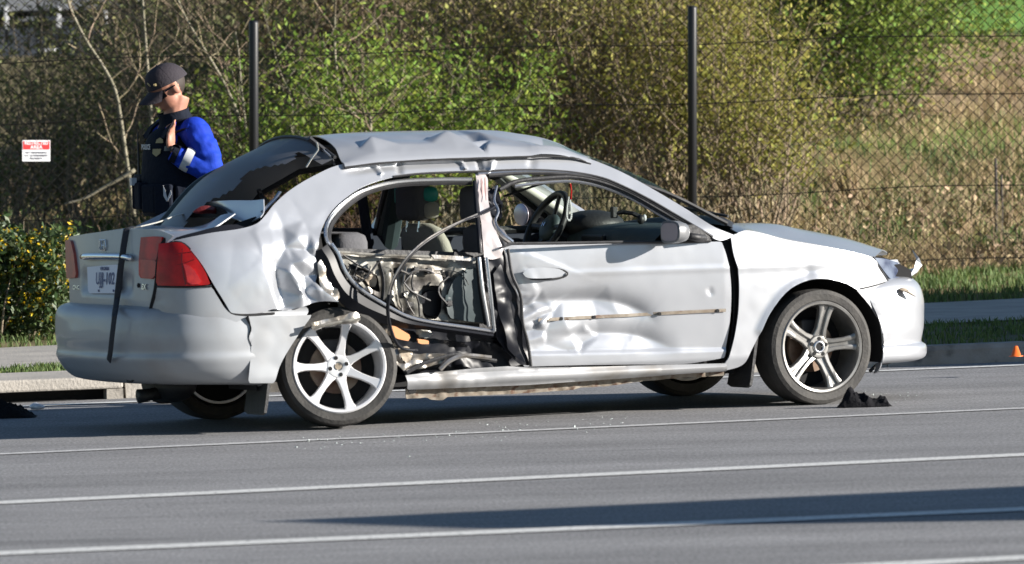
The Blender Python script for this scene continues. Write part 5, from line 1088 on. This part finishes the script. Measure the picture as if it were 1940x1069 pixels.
# pale saplings and a fallen branch
def sapling(label, px_pts, y, r0, twigs=()):
    b = at_y(*px_pts[0], y); t = thing('sapling', label, 'sapling', b, 0, 'pale saplings behind the fence'); n = 24
    q = RS(px_pts, n); MB().tube([at_y(a, c, y) - b for a, c in q], list(np.linspace(r0, r0 * .55, n)), 7).build('trunk', 'bark_pale', t, True)
    segs, tips = [], []
    for i in range(5, n - 2, 2): grow(segs, tips, at_y(*q[i], y) - b, np.array([RNG.normal(0, .8), RNG.normal(0, .5), .6]), r0 * .35, .5, 1, .25, .4)
    obj('twigs', seg_mesh('twigs', segs), 'bark_brown', t); return t
sapling('pale thin sapling curving up and left beside the officer', [(254, 410), (248, 360), (238, 290), (228, 220), (218, 170), (195, 125), (165, 80), (135, 20), (120, -30)], 19.4, .017)
sapling('straight pale sapling rising behind the officer cap', [(290, 300), (287, 230), (282, 160), (276, 80), (270, 0), (268, -40)], 19.8, .015)
sapling('thin sapling leaning left of the left fence post', [(455, 230), (440, 190), (415, 140), (385, 90), (350, 30), (330, -20)], 20.0, .012)
sapling('short forked sapling hard against the left fence post', [(468, 260), (462, 210), (456, 150), (452, 100), (446, 60)], 19.9, .010)
sapling('whitish sapling in the middle of the bright green bush', [(700, 300), (690, 240), (650, 190), (636, 120), (634, 40), (636, -30)], 20.3, .014)
sapling('pale cut stem standing behind the car roof', [(702, 256), (702, 236), (700, 214)], 19.6, .014)
t = MB().tube([at_y(a, c, 19.0) for a, c in RS([(122, 387), (160, 376), (195, 356), (225, 340), (256, 322)], 14)], list(np.linspace(.008, .016, 14)), 7).build('fallen_branch', 'bark_pale', None, True); tag(t, 'pale broken branch slanting up from the grass left of the officer', 'branch')
# dry weeds along the foot of the fence
segs, tips = [], []
for k in range(2600):
    x = RNG.uniform(-5, 6); s = RNG.uniform(.3, 5.5) if RNG.random() < .75 else RNG.uniform(4, 14); y = s + 16.5 + FB_ * x
    if fbm(x * .9, y * .5, 8.) < RNG.uniform(-.35, .2): continue
    p = np.array([x, y, rise(x, y) - .02]); h = RNG.uniform(.15, .65) * (1.25 if 0 < x < 2.2 else .85); d = np.array([RNG.normal(0, .28), RNG.normal(0, .28), 1]); d /= np.linalg.norm(d)
    for i in range(3): q = p + d * h / 3; segs.append((*p, *q, .0045 - .001 * i, .0035 - .001 * i)); p = q; d = d + RNG.normal(0, .18, 3); d /= np.linalg.norm(d)
o = obj('dry_weeds', seg_mesh('dry_weeds', segs), 'weed_stalk'); tag(o, 'dry tan weed stalks standing along the foot of the fence', 'weeds', None, 'stuff')
C_ = []
for k in range(9000):
    x = RNG.uniform(-4.5, 6); s = RNG.uniform(.3, 6); y = s + 16.5 + FB_ * x
    if fbm(x * 1.1, y * .8, 4.) < RNG.uniform(-.2, .3): continue
    C_.append((x, y, rise(x, y) + RNG.uniform(.02, .22)))
o = obj('dead_leaves', leaf_mesh('dead_leaves', np.array(C_), .035), 'weed_stalk'); tag(o, 'brown dead leaves caught in the weeds behind the fence', 'dead leaves', None, 'stuff')
# straw bunch
t = thing('straw_clump', 'tall clump of straw-coloured grass bent over near the right end of the car', 'grass clump', (0, 0, 0)); b = at_y(1618, 345, 23.0); b[2] = rise(b[0], b[1]); t.location = b; segs, tips = [], []
for k in range(60): grow(segs, tips, np.array([RNG.normal(0, .05), RNG.normal(0, .05), 0]), np.array([RNG.normal(-.35, .15), RNG.normal(0, .15), 1.]), .005, RNG.uniform(.3, .62), 0, .10, 0, 0)
obj('stalks', seg_mesh('stalks', segs), 'grass_dry', t)
# flowering shrub on the verge by the pavement
def shrub(x, y, wx, wy, h, n, nf, label):
    t = thing('flowering_shrub', label, 'shrub', (x, y, KZ), 0, 'yellow flowering shrubs beside the pavement'); segs, tips = [], []
    for k in range(26): grow(segs, tips, np.array([RNG.uniform(-.5, .5) * wx, RNG.uniform(-.5, .5) * wy, 0]), np.array([RNG.normal(0, .3), RNG.normal(0, .3), 1.]), .008, h * .8, 1, .3, .4)
    obj('stems', seg_mesh('stems', segs), 'bark_dark', t)
    def pts(n, k):
        P_ = np.stack([RNG.uniform(-1, 1, n), RNG.uniform(-1, 1, n), RNG.uniform(0, 1, n)], 1); top_ = 1 - .28 * np.abs(P_[:, 0]) ** 4; e = np.array([fbm(a * 2.5, b * 2.5 + c * 3, 1.) for a, b, c in P_])
        P_ = P_[(np.abs(P_[:, 1]) > .1) & (e > -.32)]; r = .80 + .28 * np.array([fbm(a * 3, b * 3, c * 3 + 2) for a, b, c in P_]); return np.stack([P_[:, 0] * wx * .62 * r, P_[:, 1] * wy * .6 * r, .03 + P_[:, 2] * h * (.92 + .22 * (r - .8) / .28)], 1) + RNG.normal(0, .02, (len(P_), 3))
    obj('foliage', leaf_mesh('foliage', pts(n, 1), .026), 'leaf_hedge', t)
    F_ = pts(nf, 2); F_ = F_[RNG.random(len(F_)) < .25 + .75 * F_[:, 2] / h]; F_ = np.repeat(F_, 4, 0) + RNG.normal(0, .010, (len(F_) * 4, 3)); obj('flowers', leaf_mesh('flowers', F_, .016), 'flower', t)
p = gnd(55, 642, KZ); shrub(p[0] - .34, p[1] + .55, 1.1, .85, .66, 26000, 2200, 'dark green shrub with yellow flowers at the rear bumper side of the pavement')
shrub(p[0] - 1.5, p[1] + .2, 1.1, .9, .68, 12000, 900, 'dark shrub with yellow flowers continuing past the edge of the view')
# old field posts
for px, y0, y1, y, r, lab in ((1683, 288, 183, 33.5, .022, 'thin old wooden post leaning in the field left of the twin stakes'), (1750, 72, -40, 44., .05, 'thick dark post standing at the edge of the green field'), (1886, 470, 300, 21., .012, 'left one of two thin dark stakes behind the fence at far right'), (1897, 468, 330, 21.4, .009, 'right one of two thin dark stakes behind the fence at far right'), (1650, 215, 165, 37., .02, 'short stub of post at the edge of the conifer')):
    a = at_y(px, y0, y); b = at_y(px, y1, y); g = a.copy(); g[2] = min(a[2], rise(a[0], a[1])) - .1
    o = MB().tube([g, a, (a + b) / 2 + np.array([.008, 0, 0]), b], [r, r, r * .95, r * .9], 8).build('field_post', 'old_wood', None, True); tag(o, lab, 'post', 'old posts in the field')
# farm wire between posts
# white house with a porch far off at the top left
hb_ = at_y(60, 60, 62.); t = thing('porch_house', 'white house with a grey roof and white porch posts far off at the top left', 'house', (hb_[0], 62., rise(hb_[0], 62.) - .1))
def hx(px, py, y=62.): return at_y(px, py, y) - np.array(t.location)
def hbox(name, a, b, m, y0, y1, par=t):
    p, q = hx(*a), hx(*b); return MB().box((min(p[0], q[0]), y0, min(p[2], q[2])), (max(p[0], q[0]), y1, max(p[2], q[2]))).build(name, m, par)
hbox('wall', (-260, -120), (255, 110), 'house_dark', 3.0, 3.2); hbox('porch_roof', (-260, -120), (255, 14), 'house_roof', 0, 3.2); hbox('porch_floor', (-260, 62), (255, 120), 'house_dark', -.1, 3.2)
for px in (13, 112, 200, 268, -90): hbox('porch_post', (px - 4, 14), (px + 4, 84), 'house_white', -.1, .05)
for a, b in (((58, 28), (84, 42)), ((92, 30), (136, 42)), ((178, 2), (196, 20)), ((250, 34), (264, 48)), ((20, 38), (34, 44))): hbox('window', a, b, 'house_white', 2.9, 2.98)
for a, b in (((84, 94), (112, 102)),): hbox('step', a, b, 'house_white', -.9, -.3)
hbox('railing', (20, 34), (108, 38), 'house_roof', -.05, .0); hbox('railing', (116, 34), (196, 38), 'house_roof', -.05, .0)
# ------------------------------------------------------------------ things lying on the road
def lump(name, label, cat, balls, m, loc, amp=.015, k=14.):
    mb = MB()
    for c, r in balls: mb.ball(c, r, 14, 10)
    me = mb.mesh(name); o = obj(name, me, m, None, True); rm = o.modifiers.new('remesh', 'REMESH'); rm.mode = 'VOXEL'; rm.voxel_size = .008; bpy.context.view_layer.update()
    me2 = bpy.data.meshes.new_from_object(o.evaluated_get(bpy.context.evaluated_depsgraph_get())); o.modifiers.clear(); o.data = me2
    for v in me2.vertices: n_ = noise.noise_vector(v.co * k); n2 = noise.noise_vector(v.co * k * 2.3); v.co += n_ * amp + n2 * amp * .5; v.co.z = max(v.co.z, .003)
    me2.shade_smooth(); 
    if not me2.materials: me2.materials.append(M[m])
    o.location = Vector(loc); return tag(o, label, cat)
def crumpled(name, label, cat, outline, hf, loc, m, seed):
    g_ = np.array(outline); lo, hi = g_.min(0), g_.max(0); rows = []; nx, ny = 46, 26
    for j in range(ny):
        r_2 = []
        for i in range(nx):
            x, y = lo[0] + (hi[0] - lo[0]) * i / (nx - 1), lo[1] + (hi[1] - lo[1]) * j / (ny - 1); e = max(0., 1 - (2 * j / (ny - 1) - 1) ** 2) ** .5 * max(0., 1 - abs(2 * i / (nx - 1) - 1) ** 6)
            r = 1 - 1.7 * abs(noise.noise(Vector((x * 16, y * 16, seed)))); r2 = 1 - 1.7 * abs(noise.noise(Vector((x * 38, y * 38, seed + 4)))); w2 = noise.noise_vector(Vector((x * 12, y * 12, seed + 9))) * .022
            r_2.append((x + w2[0], y + w2[1], .003 + e * hf(x) * max(.08, .40 + .42 * r + .22 * r2)))
        rows.append(r_2)
    o = MB().grid(rows).build(name, m, None, True, sharp=42); o.location = loc; return tag(o, label, cat)
g = gnd(1640, 772); crumpled('black_cloth', 'crumpled black cloth lying against the front wheel', 'cloth', [(-.135, -.06), (.135, .07)], lambda x: .105 * math.exp(-((x + .085) / .055) ** 2) + .060 * math.exp(-((x - .01) / .045) ** 2) + .062 * math.exp(-((x - .095) / .035) ** 2), (g[0], g[1] + .05, 0), 'cloth_black', 2.)
g = gnd(15, 793); crumpled('dark_bundle', 'dark bundle of cloth on the road at the far left', 'bundle', [(-.2, -.1), (.14, .1)], lambda x: .095 * math.exp(-((x + .06) / .10) ** 2) + .04 * math.exp(-((x - .07) / .06) ** 2), (g[0], g[1] + .08, 0), 'cloth_black', 6.)
g = gnd(68, 777); lump('white_scrap', 'small white scrap lying at the tip of the dark bundle', 'scrap', [((0, 0, .018), (.035, .025, .02)), ((.03, 0, .012), (.02, .02, .012))], 'rim_white', (g[0], g[1], 0), .006, 30.)
g = gnd(1925, 674, KZ + .008); o = MB().lathe([(.0, .075), (.014, .072), (.036, .005), (.05, .005), (.05, 0)], 14, 'Z').build('orange_marker', 'cone_orange', None, True); o.scale = (.75, .75, .75); o.location = (g[0], g[1], KZ + .004); tag(o, 'small orange marker standing by the kerb at far right', 'marker')
pts = []
for k in range(110):
    u_ = RNG.random(); px = RNG.uniform(560, 1200) if u_ < .8 else RNG.uniform(1640, 1740); py = (818 if px < 900 else 806) - .047 * (px - 800) + abs(RNG.normal(0, 14)) if u_ < .8 else RNG.uniform(742, 768); pts.append(gnd(px, py, .006))
pts = np.array(pts); n = len(pts); d = RNG.normal(0, .0036, (n, 4, 3)); d[:, :, 2] = np.abs(d[:, :, 2]) - .003; V = pts[:, None, :] + d; T = (np.arange(n)[:, None, None] * 4 + np.array([[0, 1, 2], [0, 2, 3], [0, 3, 1], [1, 3, 2]])[None]).reshape(-1, 3)
o = obj('glass_crumbs', mesh_np('glass_crumbs', V.reshape(-1, 3), T), 'glass_crumb'); tag(o, 'crumbs of broken window glass scattered on the road below the car', 'broken glass', None, 'stuff')
# unseen vehicles added at the right, shaped to shade the road and verge
def trailer(label, tip, other, hdg, ln_, h):
    t = thing('shade_trailer', label, 'trailer', (tip[0], tip[1], 0)); d = np.array([math.cos(hdg), math.sin(hdg), 0]); a = np.zeros(3); b = np.array([other[0] - tip[0], other[1] - tip[1], 0])
    pl_ = [a, b, b + d * ln_, a + d * (ln_ + 1.2)]; MB().prism([p + np.array([0, 0, .55]) for p in pl_], (0, 0, h - .55)).build('box', 'truck_white', t, bevel=.04); MB().prism([p * .98 + np.array([0, 0, .42]) for p in pl_], (0, 0, .12)).build('chassis', 'black_plastic', t)
    c = np.cross(np.array([0, 0, 1.]), d)
    for q in (a + d * 2.2, a + d * 3.1, b + d * .9, b + d * 1.8): o = MB().lathe([(.0, -.1), (.2, -.1), (.34, -.09), (.35, .09), (.2, .1), (0, .1)], 24).build('wheel', 'tyre', t, True); o.location = Vector(q + np.array([0, 0, .35])); o.rotation_euler = (0, 0, hdg)
    return t
LS = lambda h: np.array([AZV[0], AZV[1], 0]) * (h / math.tan(EL))
hT = 2.9; trailer('unseen white trailer with slanted nose added to shade the near lanes', gnd(470, 988) + LS(hT), gnd(860, 1003) + LS(hT), math.atan2(*(gnd(1940, 920) - gnd(470, 988))[1::-1]), 5.2, hT)
t = thing('shade_truck', 'unseen white box truck added to shade the kerb, verge and pavement', 'truck', (0, 0, 0)); hT = 3.1; b0 = np.array([1.7, 3.62, 0]) + LS(hT) + np.array([2.4, .2, 0]); t.location = (b0[0], b0[1], 0); t.rotation_euler = (0, 0, math.radians(88))
MB().box((0, 0, .8), (9.6, 2.4, hT)).build('box', 'truck_white', t, bevel=.04); MB().box((9.7, .1, .6), (11.5, 2.3, 2.4)).build('cab', 'truck_white', t, bevel=.12); MB().box((11.45, .25, 1.4), (11.54, 2.15, 2.2)).build('windscreen', 'truck_glass', t); MB().box((.2, .3, .5), (11.4, 2.1, .8)).build('chassis', 'black_plastic', t)
for x in (1.6, 10.4):
    for y in (.15, 2.25): o = MB().lathe([(.0, -.13), (.28, -.13), (.47, -.11), (.48, .11), (.28, .13), (0, .13)], 24).build('wheel', 'tyre', t, True); o.location = (x, y, .48)
for o in SC.objects:
    if o.parent and o.name.split('.')[0] in ('stems', 'twigs', 'foliage', 'flowers', 'stalks'): o['kind'] = 'stuff'
# ------------------------------------------------------------------ the officer
OY = 1.9; ox = at_y(352, 300, OY)[0]; OFI = thing('person', 'man in bright blue jacket, black vest and dark cap looking down behind the car', 'person', (ox + UPT[0] * -1.2, OY, 0), math.radians(205)); OFI.rotation_euler = (0, 0, math.radians(205))
HC = np.array([.045, 0, 1.645]); hp_, hy_ = math.radians(33), math.radians(-4)
Rh = np.array(Matrix.Rotation(hy_, 3, 'Z') @ Matrix.Rotation(hp_, 3, 'Y'))
def hd_(p): return HC + Rh @ np.asarray(p, float)
def ell(mb, c, r, R=None, n=20, m=14):
    q = MB().ball((0, 0, 0), r, n, m); vs = [np.asarray(c) + (R @ np.array(v) if R is not None else np.array(v)) for v in q.v]; mb.add(vs, q.f)
mb = MB()
for c, r in (((.0, 0, .94), (.125, .165, .13)), ((.0, 0, 1.08), (.125, .16, .15)), ((.005, 0, 1.27), (.13, .18, .18)), ((.0, 0, 1.41), (.105, .18, .085))): ell(mb, c, r)
mb.tube([np.array(p) for p in RS([(-.005, 0, 1.42), (.02, 0, 1.50), tuple(hd_((-.025, 0, -.06)))], 8)], .058, 14)
ell(mb, hd_((-.005, 0, .03)), (.100, .077, .098), Rh); ell(mb, hd_((.028, 0, -.035)), (.068, .062, .085), Rh); ell(mb, hd_((.062, 0, -.095)), (.030, .034, .024), Rh); ell(mb, hd_((.098, 0, -.020)), (.022, .013, .026), Rh, 12, 8); ell(mb, hd_((.086, 0, -.066)), (.016, .024, .008), Rh, 12, 8)
for s in (-1, 1): ell(mb, hd_((-.008, s * .078, -.008)), (.020, .010, .033), Rh, 12, 8)
arms = {1: [(-.01, .195, 1.415), (-.06, .285, 1.215), (.125, .205, 1.315)], -1: [(-.01, -.195, 1.415), (-.04, -.27, 1.17), (.03, -.25, .96)]}
hands = []
for s, (a, b, c) in arms.items():
    a, b, c = map(np.array, (a, b, c)); ell(mb, a, (.08, .075, .08)); mb.tube([a, a * .5 + b * .5 + np.array([-.01, s * .015, 0]), b], [.078, .075, .066], 16); ell(mb, b, (.066, .066, .066)); mb.tube([b, b * .45 + c * .55 + np.array([0, 0, -.01]), c], [.066, .060, .044], 16)
    up = np.array([-.05, .0, 1.]) if s > 0 else np.array([.15, .05, -1.]); up /= np.linalg.norm(up); f = np.array([.8, -.5 * s, .1]); f -= up * (f @ up); f /= np.linalg.norm(f); f = (f * .35 + np.cross(up, f) * .94) if s > 0 else f; sd_ = np.cross(up, f); pc = c + up * .055 + f * .012
    ell(mb, pc, (.017, .040, .050), np.stack([sd_ * 1., f, up], 1)); hands += [pc, c + up * .02]
    for k, (ln_, o2) in enumerate(((.066, -.027), (.078, -.009), (.073, .009), (.056, .026))):
        q0 = pc + f * o2 + up * .038; q1 = q0 + up * ln_ * .5 + sd_ * .004 * k; q2 = q1 + up * ln_ * .45 + sd_ * s * .010 * (1 + .4 * k); mb.tube([q0 - up * .02, q0, q1, q2], [.010, .0095, .0088, .0072], 10); ell(mb, q2, (.0072, .0072, .0072), None, 8, 6); hands += [q1, q2]
    q0 = pc - f * .030 - up * .020; q1 = q0 - f * .022 + up * .028; q2 = q1 - f * .004 + up * .026; mb.tube([pc, q0, q1, q2], [.014, .013, .011, .0085], 10); ell(mb, q2, (.0085,) * 3, None, 8, 6); hands += [q1, q2]
for s in (-1, 1):
    mb.tube([np.array(p) for p in ((0, s * .09, .92), (.0, s * .10, .70), (.01, s * .105, .50), (-.02, s * .11, .28), (-.03, s * .11, .08))], [.098, .085, .068, .064, .052], 16); ell(mb, (.035, s * .115, .045), (.135, .05, .05))
body = obj('body', mb.mesh('body'), None, None, True); q = body.modifiers.new('remesh', 'REMESH'); q.mode = 'VOXEL'; q.voxel_size = .0065; q2 = body.modifiers.new('smooth', 'SMOOTH'); q2.factor = .5; q2.iterations = 3; bpy.context.view_layer.update()
me = bpy.data.meshes.new_from_object(body.evaluated_get(bpy.context.evaluated_depsgraph_get())); body.modifiers.clear(); body.data = me; body.parent = OFI; me.materials.clear()
for x in ('skin', 'shirt_blue', 'trouser', 'hair', 'cloth_black'): me.materials.append(M[x])
Hn = np.array(hands); nv = len(me.vertices); co = np.zeros(nv * 3); me.vertices.foreach_get('co', co); co = co.reshape(-1, 3)
hl_ = (co - HC) @ Rh
disp = np.zeros(nv); slv = (np.abs(co[:, 1]) > .16) & (co[:, 2] > 1.0) & (co[:, 2] < 1.46)
dh = np.min(np.linalg.norm(co[:, None, :] - Hn[None], axis=2), 1)
for i in np.nonzero(slv & (dh > .07))[0]: x, y, z = co[i]; disp[i] = .010 * noise.noise(Vector((x * 9, y * 9, z * 22))) + .006 * noise.noise(Vector((x * 22 + 4, y * 22, z * 34)))
nr = np.zeros(nv * 3); me.vertices.foreach_get('normal', nr); co += nr.reshape(-1, 3) * disp[:, None]; me.vertices.foreach_set('co', co.ravel()); me.update()
for p in me.polygons:
    i = p.vertices[0]; z = co[i][2]; h = hl_[i]
    if np.linalg.norm(h) < .155 and h[2] > -.13 and z > 1.49: p.material_index = 3 if (h[0] < -.035 and h[2] > -.075 and abs(h[1]) < .085) else 0
    elif dh[i] < .043 and co[i][0] > .1: p.material_index = 0
    elif z > 1.44 and abs(co[i][1]) < .085: p.material_index = 0
    elif z > .98: p.material_index = 1
    elif z > .10: p.material_index = 2
    else: p.material_index = 4
me.shade_smooth()
# cap
mb = MB(); rows = []
for i in range(9):
    v = i / 8; a = math.pi / 2 * v; rows.append([hd_((-.010 + .110 * math.cos(a) ** .75 * math.cos(u_), .088 * math.cos(a) ** .75 * math.sin(u_), .028 + .018 * math.cos(u_) * math.cos(a) + .102 * math.sin(a))) for u_ in np.linspace(0, 2 * math.pi, 32, endpoint=False)])
cap = MB().grid(rows, True).build('cap', 'cap_cloth', OFI, True, solid=.005)
rows = []
for r in np.linspace(0, 1, 8): rows.append([hd_((.045 + .055 * math.cos(u_) + r * .085 * math.cos(u_) ** .6, .082 * math.sin(u_) * (1 - .10 * r), .040 - .018 * r - .045 * (math.sin(u_) ** 2) * (.35 + .65 * r))) for u_ in np.linspace(-1.35, 1.35, 20)])
MB().grid(rows).build('brim', 'cap_cloth', cap, True, solid=.005)
MB().ball(hd_((-.010, 0, .131)), .008, 8, 6).build('button', 'cap_cloth', cap)
mb = MB()
for k in range(6):
    u_ = k * math.pi / 3 + .5; mb.tube([hd_((-.010 + .1115 * math.cos(a) ** .75 * math.cos(u_), .0895 * math.cos(a) ** .75 * math.sin(u_), .029 + .018 * math.cos(u_) * math.cos(a) + .103 * math.sin(a))) for a in np.linspace(0, 1.5, 10)], .0014, 4)
mb.build('seam', 'cap_cloth', cap)
em = [hd_((.098, .030, .075)), hd_((.1, -.02, .075)), hd_((.098, .030, .095))]
mb = MB().ball((0, 0, 0), (.004, .018, .017), 12, 8); mb.v = [tuple(hd_((.088, .022, .078)) + Rh @ np.array(v)) for v in mb.v]; mb.build('cap_badge', 'gold_thread', cap, True)
mb = MB()
for y0, zz in ((.050, .070), (.062, .070), (.072, .070)): mb.tube([hd_((.076 - .22 * (y0 - .05), y0 + .004, zz - .006)), hd_((.073 - .22 * (y0 - .05), y0 + .008, zz + .006))], .003, 4)
mb.build('cap_lettering', 'gold_thread', cap)
# sunglasses
mb = MB(); rows = []
for zz, gr in ((-.022, .001), (-.008, .006), (.010, .006), (.018, .003)): rows.append([hd_((.002 + (.094 + gr) * math.cos(u_), (.078 + gr * .7) * math.sin(u_), zz + .006 * abs(u_))) for u_ in np.linspace(-1.05, 1.05, 24)])
gl = MB().grid(rows).build('sunglasses', 'shades', OFI, True, solid=.003)
for s in (-1, 1): MB().tube([hd_((.05, s * .071, .012)), hd_((.02, s * .080, .012)), hd_((-.012, s * .083, .010))], .0045, 6).build('temple', 'shades', gl)
mb = MB().tube([hd_((.082, y, -.066 - .2 * abs(y) * .3)) for y in (-.024, -.01, 0, .01, .024)], .0035, 6); mb.build('mouth', 'mirror_face', OFI)
# collar, vest, straps
rows = [[np.array([.005 + .3 * (z - 1.45) + rx * math.cos(u_), ry * math.sin(u_), z + .018 * -math.cos(u_)]) for u_ in np.linspace(0, 2 * math.pi, 28, endpoint=False)] for z, rx, ry in ((1.44, .105, .120), (1.47, .084, .092), (1.51, .077, .078), (1.525, .080, .080))]
MB().grid(rows, True).build('collar', 'vest_black', OFI, True, solid=.006)
rows = []
for z, rx, ry in ((.985, .165, .190), (1.02, .178, .200), (1.10, .178, .200), (1.20, .175, .196), (1.30, .168, .186), (1.37, .150, .165), (1.405, .132, .140), (1.43, .10, .115)):
    rows.append([np.array([.012 + rx * math.copysign(abs(math.cos(u_)) ** .8, math.cos(u_)), ry * math.copysign(abs(math.sin(u_)) ** .9, math.sin(u_)), z + .008 * noise.noise(Vector((u_ * 2, z * 9, 1.)))]) for u_ in np.linspace(0, 2 * math.pi, 40, endpoint=False)])
vest = MB().grid(rows, True).build('vest', 'vest_black', OFI, True, solid=.008)
for s in (-1, 1):
    MB().grid([[np.array([x, s * (y + dy), z]) for x, y, z in RS([(.135, .115, 1.385), (.10, .125, 1.44), (.03, .135, 1.478), (-.05, .135, 1.47), (-.12, .12, 1.40)], 18)] for dy in (-.028, .028)]).build('shoulder_strap', 'vest_black', vest, True, solid=.012)
    MB().tube([np.array(p) for p in RS([(.12, s * .165, 1.40), (.06, s * .215, 1.43), (-.02, s * .235, 1.43), (-.09, s * .2, 1.40)], 14)], .018, 6, flat=.35).build('strap', 'vest_black', vest)
def onv(u_, z, out=.0):
    k = np.interp(z, [.985, 1.02, 1.1, 1.2, 1.3, 1.37], [.165, .178, .178, .175, .168, .150]); ky = np.interp(z, [.985, 1.02, 1.1, 1.2, 1.3, 1.37], [.19, .2, .2, .196, .186, .165])
    p = np.array([.012 + k * math.copysign(abs(math.cos(u_)) ** .8, math.cos(u_)), ky * math.copysign(abs(math.sin(u_)) ** .9, math.sin(u_)), z]); n = np.array([math.cos(u_) / k, math.sin(u_) / ky, 0]); n /= np.linalg.norm(n); return p + n * out, n
def pouch(u_, z0, z1, wd, th, m='vest_black', name='pouch'):
    p, n = onv(u_, (z0 + z1) / 2); tt = np.array([-n[1], n[0], 0]); hz = np.array([0, 0, (z1 - z0) / 2]); b = [p + tt * sx_ * wd / 2 + hz * sz for sx_, sz in ((-1, -1), (1, -1), (1, 1), (-1, 1))]; return MB().prism(b, n * th).build(name, m, vest, bevel=.012)
for u_, z0, z1, wd, th in ((-.5, 1.02, 1.17, .09, .05), (-.05, 1.02, 1.16, .085, .05), (.42, 1.00, 1.15, .10, .055), (.85, .99, 1.15, .10, .06), (1.35, 1.0, 1.14, .09, .05)): pouch(u_, z0, z1, wd, th)
rd = pouch(-.85, 1.05, 1.20, .06, .05, 'black_plastic', 'radio'); p, n = onv(-.85, 1.2, .03); MB().tube([p, p + np.array([0, 0, .22])], [.007, .004], 6).build('antenna', 'black_plastic', vest)
p, n = onv(-.2, 1.165, .055); MB().box(p + np.array([-.014, -.014, -.02]), p + np.array([.014, .014, .02])).build('clip', 'grey_tape', vest)
for txt, u_, z, sz, m in (('POLICE', -.02, 1.342, .038, 'grey_tape'),):
    p, n = onv(u_, z, .014); text(txt, sz, p, np.array([-n[1], n[0], 0]), (0, 0, 1), m, vest, .001, .001)
p, n = onv(.62, 1.375, .012); tt = np.array([-n[1], n[0], 0]); z_ = np.array([0, 0, 1.]) - n * .25
MB().prism([p + tt * a + z_ * b for a, b in ((-.024, -.012), (.024, -.012), (.02, .006), (.0, .016), (-.02, .006))], n * .004).build('patch', 'gold_thread', vest)
p, n = onv(.55, 1.315, .014); MB().prism([p + tt * a + z_ * b for a, b in ((-.026, .018), (.026, .018), (.024, -.006), (0, -.022), (-.024, -.006))], n * .004).build('badge', 'gold_thread', vest)
p, n = onv(.98, 1.10, .062); tt = np.array([-n[1], n[0], 0]); mb = MB()
mb.prism([p + tt * a + np.array([0, 0, b]) for a, b in ((-.022, .045), (-.012, .02), (0, -.03), (-.006, -.04), (-.022, -.01))], n * .003); mb.prism([p + tt * a + np.array([0, 0, b]) for a, b in ((.018, .02), (.022, .0), (.0, -.038), (-.002, -.025))], n * .003); mb.build('chevron', 'grey_tape', vest)
pouch(1.75, 1.0, 1.10, .09, .06, 'khaki')
# duty belt, cuff band, watch
rows = [[np.array([.0 + .150 * math.cos(u_), .186 * math.sin(u_), z]) for u_ in np.linspace(0, 2 * math.pi, 36, endpoint=False)] for z in (.925, .985)]
MB().grid(rows, True).build('belt', 'black_plastic', OFI, True, solid=.012); MB().box((-.03, .175, .76), (.06, .24, .97)).build('holster', 'black_plastic', OFI, bevel=.02)
a, b, c = [np.array(p) for p in arms[1]]; d = (c - b); MB().tube([b + d * .50, b + d * .60, b + d * .70], [.0665, .066, .0625], 18, cap=False).build('reflective_band', 'grey_tape', OFI, True)
MB().tube([b + d * .84, b + d * .98], [.052, .048], 18, cap=False).build('cuff', 'vest_black', OFI, True)
wu = np.array([-.05, .0, 1.]); o = MB().tube([c + wu * .005, c + wu * .03], [.040, .037], 18, cap=False).build('watch_strap', 'black_rubber', OFI, True); MB().lathe([(0, -.012), (.022, -.012), (.024, 0), (.024, .008)], 20, 'Y').build('watch', 'black_gloss', o, True).location = Vector(c + wu * .016 + np.array([.0, .046, 0]))
# ------------------------------------------------------------------ give the sheet metal crisp rims
dg = bpy.context.evaluated_depsgraph_get()
for o in [o for o in SC.objects if o.type == 'MESH' and len(o.modifiers) == 1 and o.modifiers[0].type == 'SOLIDIFY']:
    me = bpy.data.meshes.new_from_object(o.evaluated_get(dg)); o.modifiers.clear(); o.data = me; me.set_sharp_from_angle(angle=math.radians(48))
